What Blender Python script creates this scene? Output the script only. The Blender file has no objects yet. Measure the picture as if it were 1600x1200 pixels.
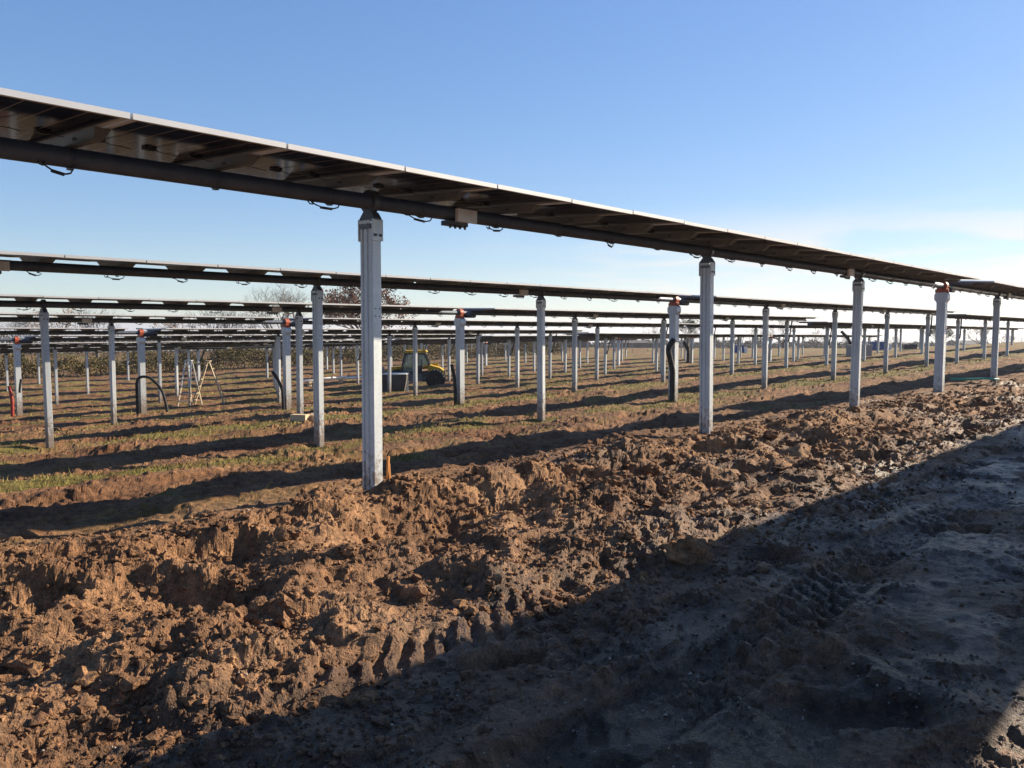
import bpy, math, random
import numpy as np
from mathutils import Vector, Matrix

random.seed(7)
rng = np.random.default_rng(7)
scene = bpy.context.scene
col = scene.collection
R = math.radians
EYE = 1.5                       # eye height; heights below are noted from the eye (z - EYE)

# ---------------------------------------------------------------- camera
cam_data = bpy.data.cameras.new('camera')
cam_data.sensor_width = 36.0
cam_data.lens = 36.0 * 1259.4 / 1600.0
cam_data.clip_start = 0.05
cam_data.clip_end = 20000
cam = bpy.data.objects.new('camera', cam_data)
col.objects.link(cam)
cam.location = (0, 0, EYE)
cam.rotation_euler = (R(90 - 3.9), 0, R(42.79))
scene.camera = cam

# ---------------------------------------------------------------- world and sun
SUN_EL, SUN_AZ = R(24.0), R(19.0)        # azimuth from +Y (along the rows) towards +X
world = bpy.data.worlds.new('World')
scene.world = world
world.use_nodes = True
wn, wl = world.node_tree.nodes, world.node_tree.links
wn.clear()
w_out = wn.new('ShaderNodeOutputWorld')
w_bg = wn.new('ShaderNodeBackground')
w_bg.inputs['Strength'].default_value = 0.072
sky = wn.new('ShaderNodeTexSky')
sky.sky_type = 'NISHITA'
sky.sun_disc = False
sky.sun_elevation = SUN_EL
sky.sun_rotation = SUN_AZ
sky.altitude = 0
sky.air_density = 1.0
sky.dust_density = 0.15
sky.ozone_density = 5.0
w_tc = wn.new('ShaderNodeTexCoord')
w_sep = wn.new('ShaderNodeSeparateXYZ')
wl.new(w_tc.outputs['Generated'], w_sep.inputs[0])


def wmath(op, a, b=None, clamp=False):
    n = wn.new('ShaderNodeMath')
    n.operation = op
    n.use_clamp = clamp
    for i, v in enumerate((a, b)):
        if v is None:
            continue
        if isinstance(v, (int, float)):
            n.inputs[i].default_value = v
        else:
            wl.new(v, n.inputs[i])
    return n.outputs[0]


# thin cloud sheet: direction projected on a flat layer
zc = wmath('MAXIMUM', w_sep.outputs['Z'], 0.0)
den = wmath('ADD', zc, 0.10)
cx = wmath('DIVIDE', w_sep.outputs['X'], den)
cy = wmath('DIVIDE', w_sep.outputs['Y'], den)
w_cmb = wn.new('ShaderNodeCombineXYZ')
wl.new(cx, w_cmb.inputs[0])
wl.new(cy, w_cmb.inputs[1])
w_no = wn.new('ShaderNodeTexNoise')
w_no.inputs['Scale'].default_value = 0.85
w_no.inputs['Detail'].default_value = 7
w_no.inputs['Roughness'].default_value = 0.55
w_no.inputs['Distortion'].default_value = 0.4
wl.new(w_cmb.outputs[0], w_no.inputs['Vector'])
w_rm = wn.new('ShaderNodeMapRange')
w_rm.interpolation_type = 'SMOOTHSTEP'
w_rm.inputs['From Min'].default_value = 0.40
w_rm.inputs['From Max'].default_value = 0.58
wl.new(w_no.outputs['Fac'], w_rm.inputs['Value'])
w_el = wn.new('ShaderNodeMapRange')           # the sheet thins out overhead
w_el.interpolation_type = 'SMOOTHSTEP'
w_el.inputs['From Min'].default_value = 0.155
w_el.inputs['From Max'].default_value = 0.08
wl.new(w_sep.outputs['Z'], w_el.inputs['Value'])
w_az = wn.new('ShaderNodeMapRange')           # bank of cloud lies towards the south
w_az.interpolation_type = 'SMOOTHSTEP'
w_az.inputs['From Min'].default_value = 0.66
w_az.inputs['From Max'].default_value = 0.95
wl.new(w_sep.outputs['Y'], w_az.inputs['Value'])
cl = wmath('MULTIPLY', w_rm.outputs[0], w_el.outputs[0])
cl = wmath('MULTIPLY', cl, w_az.outputs[0])
cl = wmath('MULTIPLY', cl, 0.9)
w_mix = wn.new('ShaderNodeMix')
w_mix.data_type = 'RGBA'
wl.new(cl, w_mix.inputs['Factor'])
w_hs = wn.new('ShaderNodeHueSaturation')
w_hs.inputs['Saturation'].default_value = 1.42
w_hs.inputs['Hue'].default_value = 0.514
w_hs.inputs['Value'].default_value = 1.95
w_gm = wn.new('ShaderNodeGamma')          # soft shoulder of the hazy winter sky
w_gm.inputs['Gamma'].default_value = 0.57
wl.new(sky.outputs[0], w_gm.inputs['Color'])
wl.new(w_gm.outputs[0], w_hs.inputs['Color'])
wl.new(w_hs.outputs[0], w_mix.inputs[6])
w_mix.inputs[7].default_value = (5.5, 5.45, 5.35, 1)
wl.new(w_mix.outputs[2], w_bg.inputs['Color'])
wl.new(w_bg.outputs[0], w_out.inputs['Surface'])

sun_data = bpy.data.lights.new('sun', 'SUN')
sun_data.energy = 5.0
sun_data.angle = R(0.5)
sun_data.color = (1.0, 0.85, 0.65)
sun = bpy.data.objects.new('sun', sun_data)
col.objects.link(sun)
sun_dir = Vector((math.sin(SUN_AZ) * math.cos(SUN_EL), math.cos(SUN_AZ) * math.cos(SUN_EL), math.sin(SUN_EL)))
sun.rotation_euler = (-sun_dir).to_track_quat('-Z', 'Y').to_euler()
sun.location = (20, 40, 30)

scene.view_settings.view_transform = 'Standard'
scene.view_settings.look = 'None'
scene.view_settings.gamma = 1.0
scene.view_settings.exposure = 1.2
scene.view_settings.use_curve_mapping = False
scene.render.engine = 'CYCLES'
scene.cycles.max_bounces = 6

# ---------------------------------------------------------------- noise
_perm = rng.permutation(4096)
_ang = rng.random(4096) * 2 * np.pi
_gx, _gy = np.cos(_ang), np.sin(_ang)
_r1, _r2, _r3, _r4 = (rng.random(4096) for _ in range(4))


def _hash(ix, iy, seed):
    return _perm[(_perm[(ix + seed * 131) & 4095] + iy + seed * 17) & 4095]


def pn(x, y, seed=0):
    x = np.asarray(x, float)
    y = np.asarray(y, float)
    x0 = np.floor(x).astype(np.int64)
    y0 = np.floor(y).astype(np.int64)
    fx, fy = x - x0, y - y0
    u = fx * fx * fx * (fx * (fx * 6 - 15) + 10)
    v = fy * fy * fy * (fy * (fy * 6 - 15) + 10)

    def g(dx, dy):
        h = _hash(x0 + dx, y0 + dy, seed)
        return _gx[h] * (fx - dx) + _gy[h] * (fy - dy)
    a, b, c, d = g(0, 0), g(1, 0), g(0, 1), g(1, 1)
    return ((a + (b - a) * u) * (1 - v) + (c + (d - c) * u) * v) * 1.5


def fbm(x, y, octs, seed=0, gain=0.5):
    t, a, s = 0, 1.0, 0.0
    for i in range(octs):
        t = t + a * pn(x * 2 ** i + 7.3 * i, y * 2 ** i - 3.1 * i, seed + i)
        s += a
        a *= gain
    return t / s


def domes(x, y, cell, seed, rmin=0.28, rmax=0.62, fill=0.8):
    """lumpy clods: the highest of the irregular domes scattered one to a cell"""
    xs, ys = x / cell, y / cell
    wob = 0.16
    xs = xs + wob * pn(xs * 2.3, ys * 2.3, seed + 5)
    ys = ys + wob * pn(xs * 2.3 + 9, ys * 2.3, seed + 6)
    ix = np.floor(xs).astype(np.int64)
    iy = np.floor(ys).astype(np.int64)
    out = np.zeros_like(xs)
    for dx in (-1, 0, 1):
        for dy in (-1, 0, 1):
            h = _hash(ix + dx, iy + dy, seed)
            ox, oy = ix + dx + _r1[h], iy + dy + _r2[h]
            rr = rmin + (rmax - rmin) * _r3[h] ** 1.5
            q = ((xs - ox) ** 2 + (ys - oy) ** 2) / (rr * rr)
            hh = np.maximum(0, 1 - q) ** 0.72 * rr * (0.4 + 0.8 * _r4[h]) * (_r4[(h * 7 + 3) & 4095] < fill)
            out = np.maximum(out, hh)
    return out * cell


def sstep(a, b, x):
    t = np.clip((x - a) / (b - a), 0, 1)
    return t * t * (3 - 2 * t)


# ---------------------------------------------------------------- terrain
# rows run along +Y; p is the distance across them (negative = beyond the nearest row)
ROWS = [   # p, drive position s, post top at s = 0 (from the eye), slope of the tube
    (-5.888, 22.25, 0.982, -0.003), (-12.149, 19.86, 0.676, -0.001), (-18.339, 17.42, 0.338, 0.000),
    (-24.542, 15.09, 0.110, -0.003), (-30.697, 12.72, -0.265, -0.003), (-36.90, 10.34, -0.58, -0.002),
    (-43.10, 7.96, -0.98, -0.002), (-49.30, 5.58, -1.28, -0.001), (-55.50, 3.20, -1.57, 0.0), (-61.70, 0.82, -1.66, 0.0)]
BP = np.array([-400, -70, -49.3, -43.1, -36.9, -30.7, -24.54, -18.34, -12.15, -9.0, -7.4, -6.5, -5.3, -4.7, -2.9, 0, 8, 400])
BZ = np.array([-3.95, -3.95, -3.9, -3.85, -3.6, -3.29, -2.95, -2.5, -2.17, -1.86, -1.70, -1.52, -1.44, -1.52, -1.50, -1.5, -1.5, -1.5])
BG = np.array([.006, .006, .007, .008, .009, .008, .011, .009, .006, .001, -.003, -.005, -.006, -.005, -.003, -.002, -.002, -.002])


def base_z(p, s):
    sc = np.clip(s, -20, 105)
    z = np.interp(p, BP, BZ) + np.interp(p, BP, BG) * sc
    r = np.hypot(p, s)
    z = z - 0.032 * np.maximum(0, r - 145)
    return z + EYE


def row_dist(p):
    k = np.round((-5.888 - p) / 6.2)
    return p + 5.888 + 6.2 * np.clip(k, 0, 9)


def rough_mask(p, s):
    near = sstep(-6.9, -5.9, p + 0.35 * pn(s * 0.7, p * 0, 61))
    return near


def grass_mask(p, s):
    d = row_dist(p)
    band = np.exp(-((d - 0.1) / 1.25) ** 2) + 0.75 * np.exp(-((d - 0.15) / 0.55) ** 2)
    n = fbm(p * 0.55, s * 0.22, 4, 40)
    n2 = fbm(p * 1.7, s * 0.9, 3, 44)
    g = sstep(0.12, 0.55, band * (0.24 + 0.12 * sstep(4, 24, s)) + n * 0.75 + n2 * 0.55)
    far = sstep(60, 100, np.hypot(p, s))
    g = np.maximum(g, far * sstep(-0.15, 0.25, n + n2 * 0.4))
    near = rough_mask(p, s)
    return g * (1 - near) * (1 - sstep(-8.2, -7.0, p) * 0.7)


PITS = [(-4.50, 1.95, .60, .30, .23), (-5.20, 2.45, .52, .24, .22), (-4.88, 1.35, .25, .22, .16), (-4.15, 1.45, .30, .13, .11),
        (-3.40, 1.30, .24, .11, .10), (-3.85, 3.65, .28, .24, .17), (-4.85, 7.25, .55, .38, .24), (-4.10, 8.00, .42, .28, .18),
        (-5.00, 6.30, .32, .22, .15), (-3.55, 5.20, .30, .20, .10), (-4.30, 5.40, .35, .22, .14)]
_rp = np.random.default_rng(77)
for _k in range(16):
    PITS.append((-5.3 + 2.4 * _rp.random(), 8.8 + 13 * _rp.random(), .3 + .35 * _rp.random(), .18 + .2 * _rp.random(), .08 + .09 * _rp.random()))
for _k in range(26):            # hoof and wheel dents in the wet track
    PITS.append((-3.0 + 3.0 * _rp.random(), .8 + 11 * _rp.random(), .15 + .3 * _rp.random(), .09 + .15 * _rp.random(), .03 + .05 * _rp.random()))


HEAPS = [(-4.55, 5.75, .34, .15), (-4.15, 6.75, .28, .12), (-5.15, 8.10, .40, .13), (-4.95, 9.70, .42, .14), (-4.55, 11.4, .42, .11),
         (-5.35, 3.55, .40, .08), (-4.45, 2.75, .30, .09), (-5.30, 13.4, .5, .12), (-3.55, 7.6, .35, .09)]


def ground_z(p, s, detail=True):
    p = np.asarray(p, float)
    s = np.asarray(s, float)
    z = base_z(p, s)
    if not detail:
        return z
    r = np.hypot(p, s)
    fade = 1 - sstep(55, 110, r)
    nr = rough_mask(p, s)
    ends = 1 - 0.6 * sstep(9, 20, s)                 # the digging gets shallower further along
    # --- dug strip in front of the nearest row
    strip = sstep(-6.0, -5.4, p) * (1 - sstep(-3.5, -2.6, p))
    z = z + nr * (0.05 + 0.07 * strip * ends) * fbm(p * 0.85, s * 0.55, 3, 3)
    w = pn(s * 0.33, 0 * s, 9)
    tr = np.exp(-((p + 4.80 + 0.12 * w) / 0.30) ** 2) * (np.exp(-((s - 4.3) / 1.0) ** 2) + 0.7 * sstep(8.5, 9.5, s) * np.maximum(0, pn(s * 0.42 + 1.7, 0 * s, 11)))
    z = z - 0.16 * tr * ends
    cr = np.exp(-((p + 5.45 + 0.15 * w) / 0.34) ** 2) * (0.25 + 1.0 * pn(s * 0.8, 0 * s, 12) + 0.6 * np.exp(-((s - 4.4) / 1.1) ** 2))
    z = z + 0.12 * cr * ends
    # bites of the bucket: each shelves down and ends in a torn wall
    near = r < 26
    for (pc, sc_, hl, hw, dp) in PITS:
        sel = near & (np.abs(p - pc) < 1.4) & (np.abs(s - sc_) < 1.4)
        if not sel.any():
            continue
        dp_, ds_ = p[sel] - pc, s[sel] - sc_
        dp_ = dp_ + 0.10 * pn(p[sel] * 2.1, s[sel] * 2.1, 121) + 0.04 * pn(p[sel] * 7, s[sel] * 7, 122)
        ds_ = ds_ + 0.10 * pn(p[sel] * 2.3, s[sel] * 2.3, 123) + 0.04 * pn(p[sel] * 7, s[sel] * 7, 124)
        t = (dp_ * 0.72 + ds_ * 0.69) / hl
        v = np.abs(dp_ * 0.69 - ds_ * 0.72) / hw
        f = sstep(-1.0, 0.45, t) * (1 - sstep(0.66, 1.04, t)) * (1 - sstep(0.45, 1.05, v))
        rim = np.exp(-((t - 1.18) / 0.22) ** 2) * np.exp(-(v / 1.1) ** 2)
        z[sel] = z[sel] - dp * f + 0.35 * dp * rim
    for (pc, sc_, rad_, hh_) in HEAPS:
        sel = near & (np.abs(p - pc) < 1.2) & (np.abs(s - sc_) < 1.2)
        if sel.any():
            q = ((p[sel] - pc) ** 2 + ((s[sel] - sc_) * .85) ** 2) / rad_ ** 2
            q = q * (1 + .7 * pn(p[sel] * 3.1, s[sel] * 3.1, 141))
            z[sel] = z[sel] + hh_ * np.exp(-q)
    # slabs where the clay has torn
    tn = fbm(p * 1.1 + 4, s * 0.9, 2, 21)
    z = z + nr * (0.015 + 0.055 * strip) * ends * (sstep(-0.05, 0.12, tn) - 0.5)
    tn2 = fbm(p * 2.3 + 14, s * 1.7, 2, 23)
    z = z + nr * (0.022 + 0.03 * strip) * (sstep(-0.03, 0.10, tn2) - 0.5)
    # clods
    pw = sstep(-0.16, 0.30, fbm(p * 0.75, s * 0.6, 3, 27) + 0.16 * strip - 0.22 * sstep(2.2, 0.8, s) * sstep(-4.4, -3.6, p))      # pressed smooth where 0
    c1 = domes(p, s, 0.62, 31, 0.2, 0.5, 0.55)
    c2 = domes(p, s * 0.9, 0.24, 33)
    c3 = domes(p, s, 0.10, 35)
    c4 = domes(p, s, 0.045, 37)
    amt = nr * (0.7 + 0.3 * strip)
    flat = sstep(0.18, 0.34, fbm(p * 0.9 + 3, s * 0.5 + 8, 2, 131)) * (1 - strip)      # pressed wet plates
    pw = pw * (1 - flat)
    c5 = domes(p, s, 0.024, 39) * (r < 9)
    z = z + amt * pw * (0.45 + 0.55 * ends) * (0.14 * c1 + 0.34 * c2) + nr * (0.30 + 0.70 * pw) * (1 - .75 * flat) * (0.55 * c3 + 0.80 * c4 + 0.95 * c5)
    z = z + nr * 0.012 * fbm(p * 9, s * 9, 3, 41)
    # tyre tread pressed into the wet clay
    for pc, wd, s0, s1, ph in ((-3.0, 0.22, 0.2, 5.0, 0.0), (-1.75, 0.22, 0.6, 9.0, 0.6), (-3.9, .17, 9.5, 17, .3), (-2.5, .2, 7, 16, .1)):
        d = p - pc - 0.35 * pn(s * 0.22, 0 * s + pc, 51)
        m = sstep(wd, wd * 0.75, np.abs(d)) * sstep(s0, s0 + 0.5, s) * (1 - sstep(s1 - 1, s1, s))
        bars = np.sin((s + d * 0.8 + ph + .03 * pn(s * 4, d * 4, 52)) * 2 * np.pi / 0.15)
        worn = (1.0 if pc == -3.0 else 0.75) * sstep(-.35, .15, pn(s * .9, 0 * s + pc * 3, 53) + .3 * pn(s * 3, d * 5, 54))
        z = z - m * 0.045 + m * 0.034 * sstep(-0.6, 0.6, bars) * worn
    # --- field between the rows: wheel tracks, low furrows, thin crumbs
    fo = (1 - nr) * fade
    d = row_dist(p)
    tracks = np.exp(-((np.abs(d + 3.1) - 0.95) / 0.25) ** 2) + np.exp(-((np.abs(d - 3.1) - 0.95) / 0.25) ** 2)
    z = z - fo * 0.07 * tracks * (0.4 + 0.6 * sstep(-.2, .3, pn(s * 0.25, p * 0.1, 71)))
    z = z + fo * (0.16 * fbm(p * 0.9, s * 0.35, 3, 73) + 0.06 * (sstep(-.05, .1, fbm(p * 1.4, s * .5, 2, 75)) - .5) * (1 - .7 * grass_mask(p, s)))
    g = grass_mask(p, s)
    bare = 1 - 0.8 * g
    z = z + fo * bare * (0.22 * domes(p, s * 0.7, 0.30, 77) * sstep(-.1, .25, fbm(p * .8, s * .3, 2, 79)) + 0.85 * domes(p + .1 * pn(p * 3, s * 3, 87), s, 0.13, 81) * (r < 34) * sstep(-.15, .2, fbm(p * 1.1, s * .5, 3, 89)))
    z = z + fo * (0.020 * fbm(p * 6, s * 4, 3, 83) + 0.5 * domes(p, s * .8, 0.07, 85) * (r < 26))
    return z


# ---------------------------------------------------------------- materials
MATS = {}


def new_mat(name):
    m = bpy.data.materials.new(name)
    m.use_nodes = True
    MATS[name] = m
    return m, m.node_tree.nodes, m.node_tree.links, m.node_tree.nodes['Principled BSDF']


def set_in(b, **kw):
    for k, v in kw.items():
        b.inputs[k.replace('_', ' ')].default_value = v


def noise_node(n, l, scale, detail=4, rough=0.55, coord='Object', stretch=None):
    tc = n.new('ShaderNodeTexCoord')
    no = n.new('ShaderNodeTexNoise')
    no.inputs['Scale'].default_value = scale
    no.inputs['Detail'].default_value = detail
    no.inputs['Roughness'].default_value = rough
    if stretch:
        mp = n.new('ShaderNodeMapping')
        mp.inputs['Scale'].default_value = stretch
        l.new(tc.outputs[coord], mp.inputs[0])
        l.new(mp.outputs[0], no.inputs['Vector'])
    else:
        l.new(tc.outputs[coord], no.inputs['Vector'])
    return no


def ramp(n, l, src, stops):
    r = n.new('ShaderNodeValToRGB')
    el = r.color_ramp.elements
    while len(el) < len(stops):
        el.new(0.5)
    for e, (pos, c) in zip(el, stops):
        e.position = pos
        e.color = (*c, 1) if len(c) == 3 else c
    l.new(src, r.inputs[0])
    return r.outputs[0]


def mixc(n, l, fac, a, b, mode='MIX'):
    m = n.new('ShaderNodeMix')
    m.data_type = 'RGBA'
    m.blend_type = mode
    for sock, v in ((m.inputs['Factor'], fac), (m.inputs[6], a), (m.inputs[7], b)):
        if isinstance(v, (int, float)):
            sock.default_value = v
        elif isinstance(v, tuple):
            sock.default_value = (*v, 1)
        else:
            l.new(v, sock)
    return m.outputs[2]


def bump(n, l, bsdf, src, strength, dist):
    b = n.new('ShaderNodeBump')
    b.inputs['Strength'].default_value = strength
    b.inputs['Distance'].default_value = dist
    l.new(src, b.inputs['Height'])
    l.new(b.outputs[0], bsdf.inputs['Normal'])


def simple(name, colr, rough=0.6, metal=0.0, var=0.18, scale=6.0, bmp=0.0, spec=0.5, stretch=None):
    m, n, l, b = new_mat(name)
    no = noise_node(n, l, scale, 5, 0.6, stretch=stretch)
    lo = tuple(c * (1 - var) for c in colr)
    hi = tuple(min(1, c * (1 + var)) for c in colr)
    l.new(ramp(n, l, no.outputs['Fac'], [(0.3, lo), (0.7, hi)]), b.inputs['Base Color'])
    set_in(b, Roughness=rough, Metallic=metal)
    b.inputs['Specular IOR Level'].default_value = spec
    if bmp:
        bump(n, l, b, no.outputs['Fac'], bmp, 0.01)
    return m


# soil: dry crumbs, raw brown clay, moist clay with shade painted into its colour; short grass and straw where the mask says so
def make_soil(name, use_masks, wet=None):
    m, n, l, b = new_mat(name)
    n1 = noise_node(n, l, 1.3, 6, 0.62)
    n2 = noise_node(n, l, 14.0, 6, 0.65)
    n3 = noise_node(n, l, 90.0, 4, 0.6)
    raw = ramp(n, l, n1.outputs['Fac'], [(0.30, (0.155, 0.079, 0.040)), (0.5, (0.28, 0.150, 0.076)), (0.70, (0.43, 0.250, 0.132))])
    crumb = ramp(n, l, n2.outputs['Fac'], [(0.30, (0.34, 0.32, 0.30)), (0.52, (0.92, 0.92, 0.92)), (0.74, (1.6, 1.52, 1.4))])
    c = mixc(n, l, 1.0, raw, crumb, 'MULTIPLY')
    grit = ramp(n, l, n3.outputs['Fac'], [(0.33, (0.55, 0.54, 0.53)), (0.55, (1.0, 1.0, 1.0)), (0.75, (1.5, 1.46, 1.38))])
    c = mixc(n, l, 1.0, c, grit, 'MULTIPLY')
    if use_masks:
        at = n.new('ShaderNodeAttribute')
        at.attribute_name = 'soil'
        sp = n.new('ShaderNodeSeparateColor')
        l.new(at.outputs['Color'], sp.inputs[0])
        damp_shade, grass, straw = sp.outputs[0], sp.outputs[1], sp.outputs[2]
        c = mixc(n, l, damp_shade, c, mixc(n, l, 1.0, c, (0.26, 0.265, 0.29), 'MULTIPLY'))  # moist tone, multiplied darker so the row's cast shadow stays deep
        gcol = ramp(n, l, noise_node(n, l, 5.0, 6, 0.7).outputs['Fac'], [(0.3, (0.085, 0.068, 0.018)), (0.5, (0.16, 0.14, 0.032)), (0.72, (0.26, 0.205, 0.06))])
        scol = ramp(n, l, noise_node(n, l, 9.0, 5, 0.7).outputs['Fac'], [(0.3, (0.16, 0.095, 0.035)), (0.7, (0.29, 0.19, 0.075))])
        c = mixc(n, l, at.outputs['Alpha'], c, mixc(n, l, 1.0, c, (0.54, 0.45, 0.40), 'MULTIPLY'))
        c = mixc(n, l, straw, c, scol)
        c = mixc(n, l, grass, c, gcol)
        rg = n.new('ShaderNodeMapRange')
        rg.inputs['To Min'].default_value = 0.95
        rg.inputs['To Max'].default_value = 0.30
        l.new(damp_shade, rg.inputs['Value'])
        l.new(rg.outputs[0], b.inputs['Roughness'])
    else:
        b.inputs['Roughness'].default_value = 0.95 if wet is None else 0.6
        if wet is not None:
            c = mixc(n, l, 1.0, c, (wet, wet * 1.0, wet * 1.06), 'MULTIPLY')  # wetness plus extra darkening for crumbs lying in the shadow
    b.inputs['Specular IOR Level'].default_value = 0.3
    l.new(c, b.inputs['Base Color'])
    ad = n.new('ShaderNodeMath')
    ad.operation = 'ADD'
    l.new(n2.outputs['Fac'], ad.inputs[0])
    l.new(n3.outputs['Fac'], ad.inputs[1])
    bump(n, l, b, ad.outputs[0], 1.0, 0.02)
    return m


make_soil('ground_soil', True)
make_soil('clod_soil', False)
make_soil('shaded_damp_clod', False, 0.46)  # moist copy of the clod soil, darkened for the shadow band


def make_zinc(name, lo, hi, rough, muddy=False):
    m, n, l, b = new_mat(name)
    vo = n.new('ShaderNodeTexVoronoi')
    tc = n.new('ShaderNodeTexCoord')
    vo.inputs['Scale'].default_value = 55
    l.new(tc.outputs['Object'], vo.inputs['Vector'])
    no = noise_node(n, l, 7, 6, 0.65, stretch=(1, 1, 0.25))
    a = ramp(n, l, no.outputs['Fac'], [(0.3, lo), (0.7, hi)])
    sp = ramp(n, l, vo.outputs['Color'], [(0.2, (0.95, 0.95, 0.95)), (0.8, (1.04, 1.04, 1.04))])
    c = mixc(n, l, 1.0, a, sp, 'MULTIPLY')
    if muddy:                   # splashes low down, a slightly different coat on every post
        oi = n.new('ShaderNodeObjectInfo')
        c = mixc(n, l, 1.0, c, ramp(n, l, oi.outputs['Random'], [(0.0, (0.84, 0.85, 0.87)), (1.0, (1.1, 1.1, 1.08))]), 'MULTIPLY')
        sx = n.new('ShaderNodeSeparateXYZ')
        l.new(tc.outputs['Object'], sx.inputs[0])
        mr = n.new('ShaderNodeMapRange')
        mr.inputs['From Min'].default_value = -1.9
        mr.inputs['From Max'].default_value = -2.9
        l.new(sx.outputs['Z'], mr.inputs['Value'])
        sn = noise_node(n, l, 16, 6, 0.75)
        ad = n.new('ShaderNodeMath')
        ad.operation = 'MULTIPLY_ADD'
        l.new(mr.outputs[0], ad.inputs[0])
        ad.inputs[1].default_value = 0.42
        l.new(sn.outputs['Fac'], ad.inputs[2])
        c = mixc(n, l, ramp(n, l, ad.outputs[0], [(0.66, (0, 0, 0)), (0.84, (0.75, 0.75, 0.75))]), c, (0.17, 0.10, 0.055))
    l.new(c, b.inputs['Base Color'])
    set_in(b, Roughness=rough, Metallic=0.35)
    bump(n, l, b, no.outputs['Fac'], 0.12, 0.004)
    return m


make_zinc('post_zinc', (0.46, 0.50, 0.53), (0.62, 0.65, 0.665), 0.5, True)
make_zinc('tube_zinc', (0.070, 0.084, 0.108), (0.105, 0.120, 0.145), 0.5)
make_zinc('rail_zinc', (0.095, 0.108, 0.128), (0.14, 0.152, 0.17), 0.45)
simple('frame_aluminium', (0.56, 0.56, 0.56), 0.45, 0.25, 0.05, 3)
simple('black_plastic', (0.018, 0.018, 0.02), 0.45, 0, 0.2, 12)
simple('black_rubber', (0.022, 0.022, 0.023), 0.8, 0, 0.35, 9, 0.3)
simple('orange_paint', (0.36, 0.065, 0.022), 0.5, 0, 0.22, 8)
simple('red_paint', (0.30, 0.03, 0.02), 0.5, 0, 0.25, 8)
simple('orange_stake', (0.42, 0.17, 0.04), 0.75, 0, 0.25, 14)
simple('box_grey', (0.84, 0.84, 0.82), 0.5, 0, 0.08, 4)
simple('cabinet_grey', (0.36, 0.34, 0.32), 0.7, 0, 0.15, 4)
simple('yellow_paint', (0.50, 0.30, 0.015), 0.5, 0, 0.35, 7)
simple('dark_steel', (0.055, 0.058, 0.065), 0.5, 0.3, 0.3, 8)
simple('grey_panel', (0.14, 0.145, 0.15), 0.5, 0, 0.2, 4)
simple('navy_sheet', (0.010, 0.016, 0.032), 0.45, 0, 0.3, 5)
simple('blue_sheet', (0.03, 0.07, 0.22), 0.5, 0, 0.25, 4)
simple('white_plastic', (0.78, 0.78, 0.76), 0.45, 0, 0.06, 4)
simple('pale_wood', (0.42, 0.34, 0.23), 0.75, 0, 0.22, 5, stretch=(6, 6, 0.7))
simple('ladder_aluminium', (0.45, 0.46, 0.47), 0.4, 0.6, 0.1, 5)
simple('cut_stone', (0.55, 0.42, 0.27), 0.9, 0, 0.2, 9, 0.3)
simple('bare_bark', (0.115, 0.098, 0.082), 0.95, 0, 0.35, 3)
simple('fence_steel', (0.16, 0.16, 0.15), 0.7, 0.2, 0.2, 3)
simple('brown_wall', (0.14, 0.115, 0.10), 0.9, 0, 0.2, 0.6)
simple('dark_roof', (0.10, 0.10, 0.105), 0.9, 0, 0.2, 0.6)
simple('white_wall', (0.74, 0.72, 0.68), 0.9, 0, 0.08, 0.3)
simple('teal_strap', (0.05, 0.36, 0.30), 0.6, 0, 0.1, 6)
simple('hill_woods', (0.06, 0.075, 0.045), 1.0, 0, 0.4, 0.004)
simple('pebble', (0.30, 0.25, 0.20), 0.8, 0, 0.25, 20)
simple('mud_stain', (0.05, 0.035, 0.025), 0.9, 0, 0.4, 12)


def leafy(name, stops, scale=0.6, trans=0.2):
    m, n, l, b = new_mat(name)
    no = noise_node(n, l, scale, 5, 0.7)
    l.new(ramp(n, l, no.outputs['Fac'], stops), b.inputs['Base Color'])
    set_in(b, Roughness=0.85)
    b.inputs['Specular IOR Level'].default_value = 0.15
    return m


leafy('oak_leaf', [(0.3, (0.11, 0.05, 0.028)), (0.5, (0.19, 0.085, 0.045)), (0.72, (0.28, 0.135, 0.07))], 0.9)
leafy('hedge_leaf', [(0.28, (0.075, 0.05, 0.03)), (0.42, (0.08, 0.075, 0.03)), (0.56, (0.15, 0.115, 0.05)), (0.70, (0.20, 0.12, 0.06))], 0.8)
leafy('evergreen_leaf', [(0.3, (0.015, 0.03, 0.012)), (0.7, (0.045, 0.07, 0.025))], 0.9)
leafy('dry_leaf', [(0.3, (0.15, 0.085, 0.035)), (0.7, (0.30, 0.17, 0.07))], 0.9)
leafy('grass_blade', [(0.28, (0.085, 0.085, 0.02)), (0.5, (0.17, 0.155, 0.04)), (0.72, (0.31, 0.245, 0.09))], 0.7)
leafy('wood_far', [(0.3, (0.05, 0.045, 0.04)), (0.7, (0.11, 0.095, 0.08))], 0.05)

# glass back of a two-sided module: dark cells, pale joints between them, glossy glass over all
m, n, l, b = new_mat('panel_back')
tc = n.new('ShaderNodeTexCoord')
sp = n.new('ShaderNodeSeparateXYZ')
l.new(tc.outputs['Object'], sp.inputs[0])


def nm(op, a, bb=None):
    q = n.new('ShaderNodeMath')
    q.operation = op
    for i, v in enumerate((a, bb)):
        if v is None:
            continue
        if isinstance(v, (int, float)):
            q.inputs[i].default_value = v
        else:
            l.new(v, q.inputs[i])
    return q.outputs[0]


def line_at(coord, pitch, half, off=0.0):
    t = nm('DIVIDE', nm('ADD', coord, off), pitch)
    f = nm('ABSOLUTE', nm('SUBTRACT', nm('FRACT', t), 0.5))
    return nm('GREATER_THAN', f, 0.5 - half / pitch)


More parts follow.
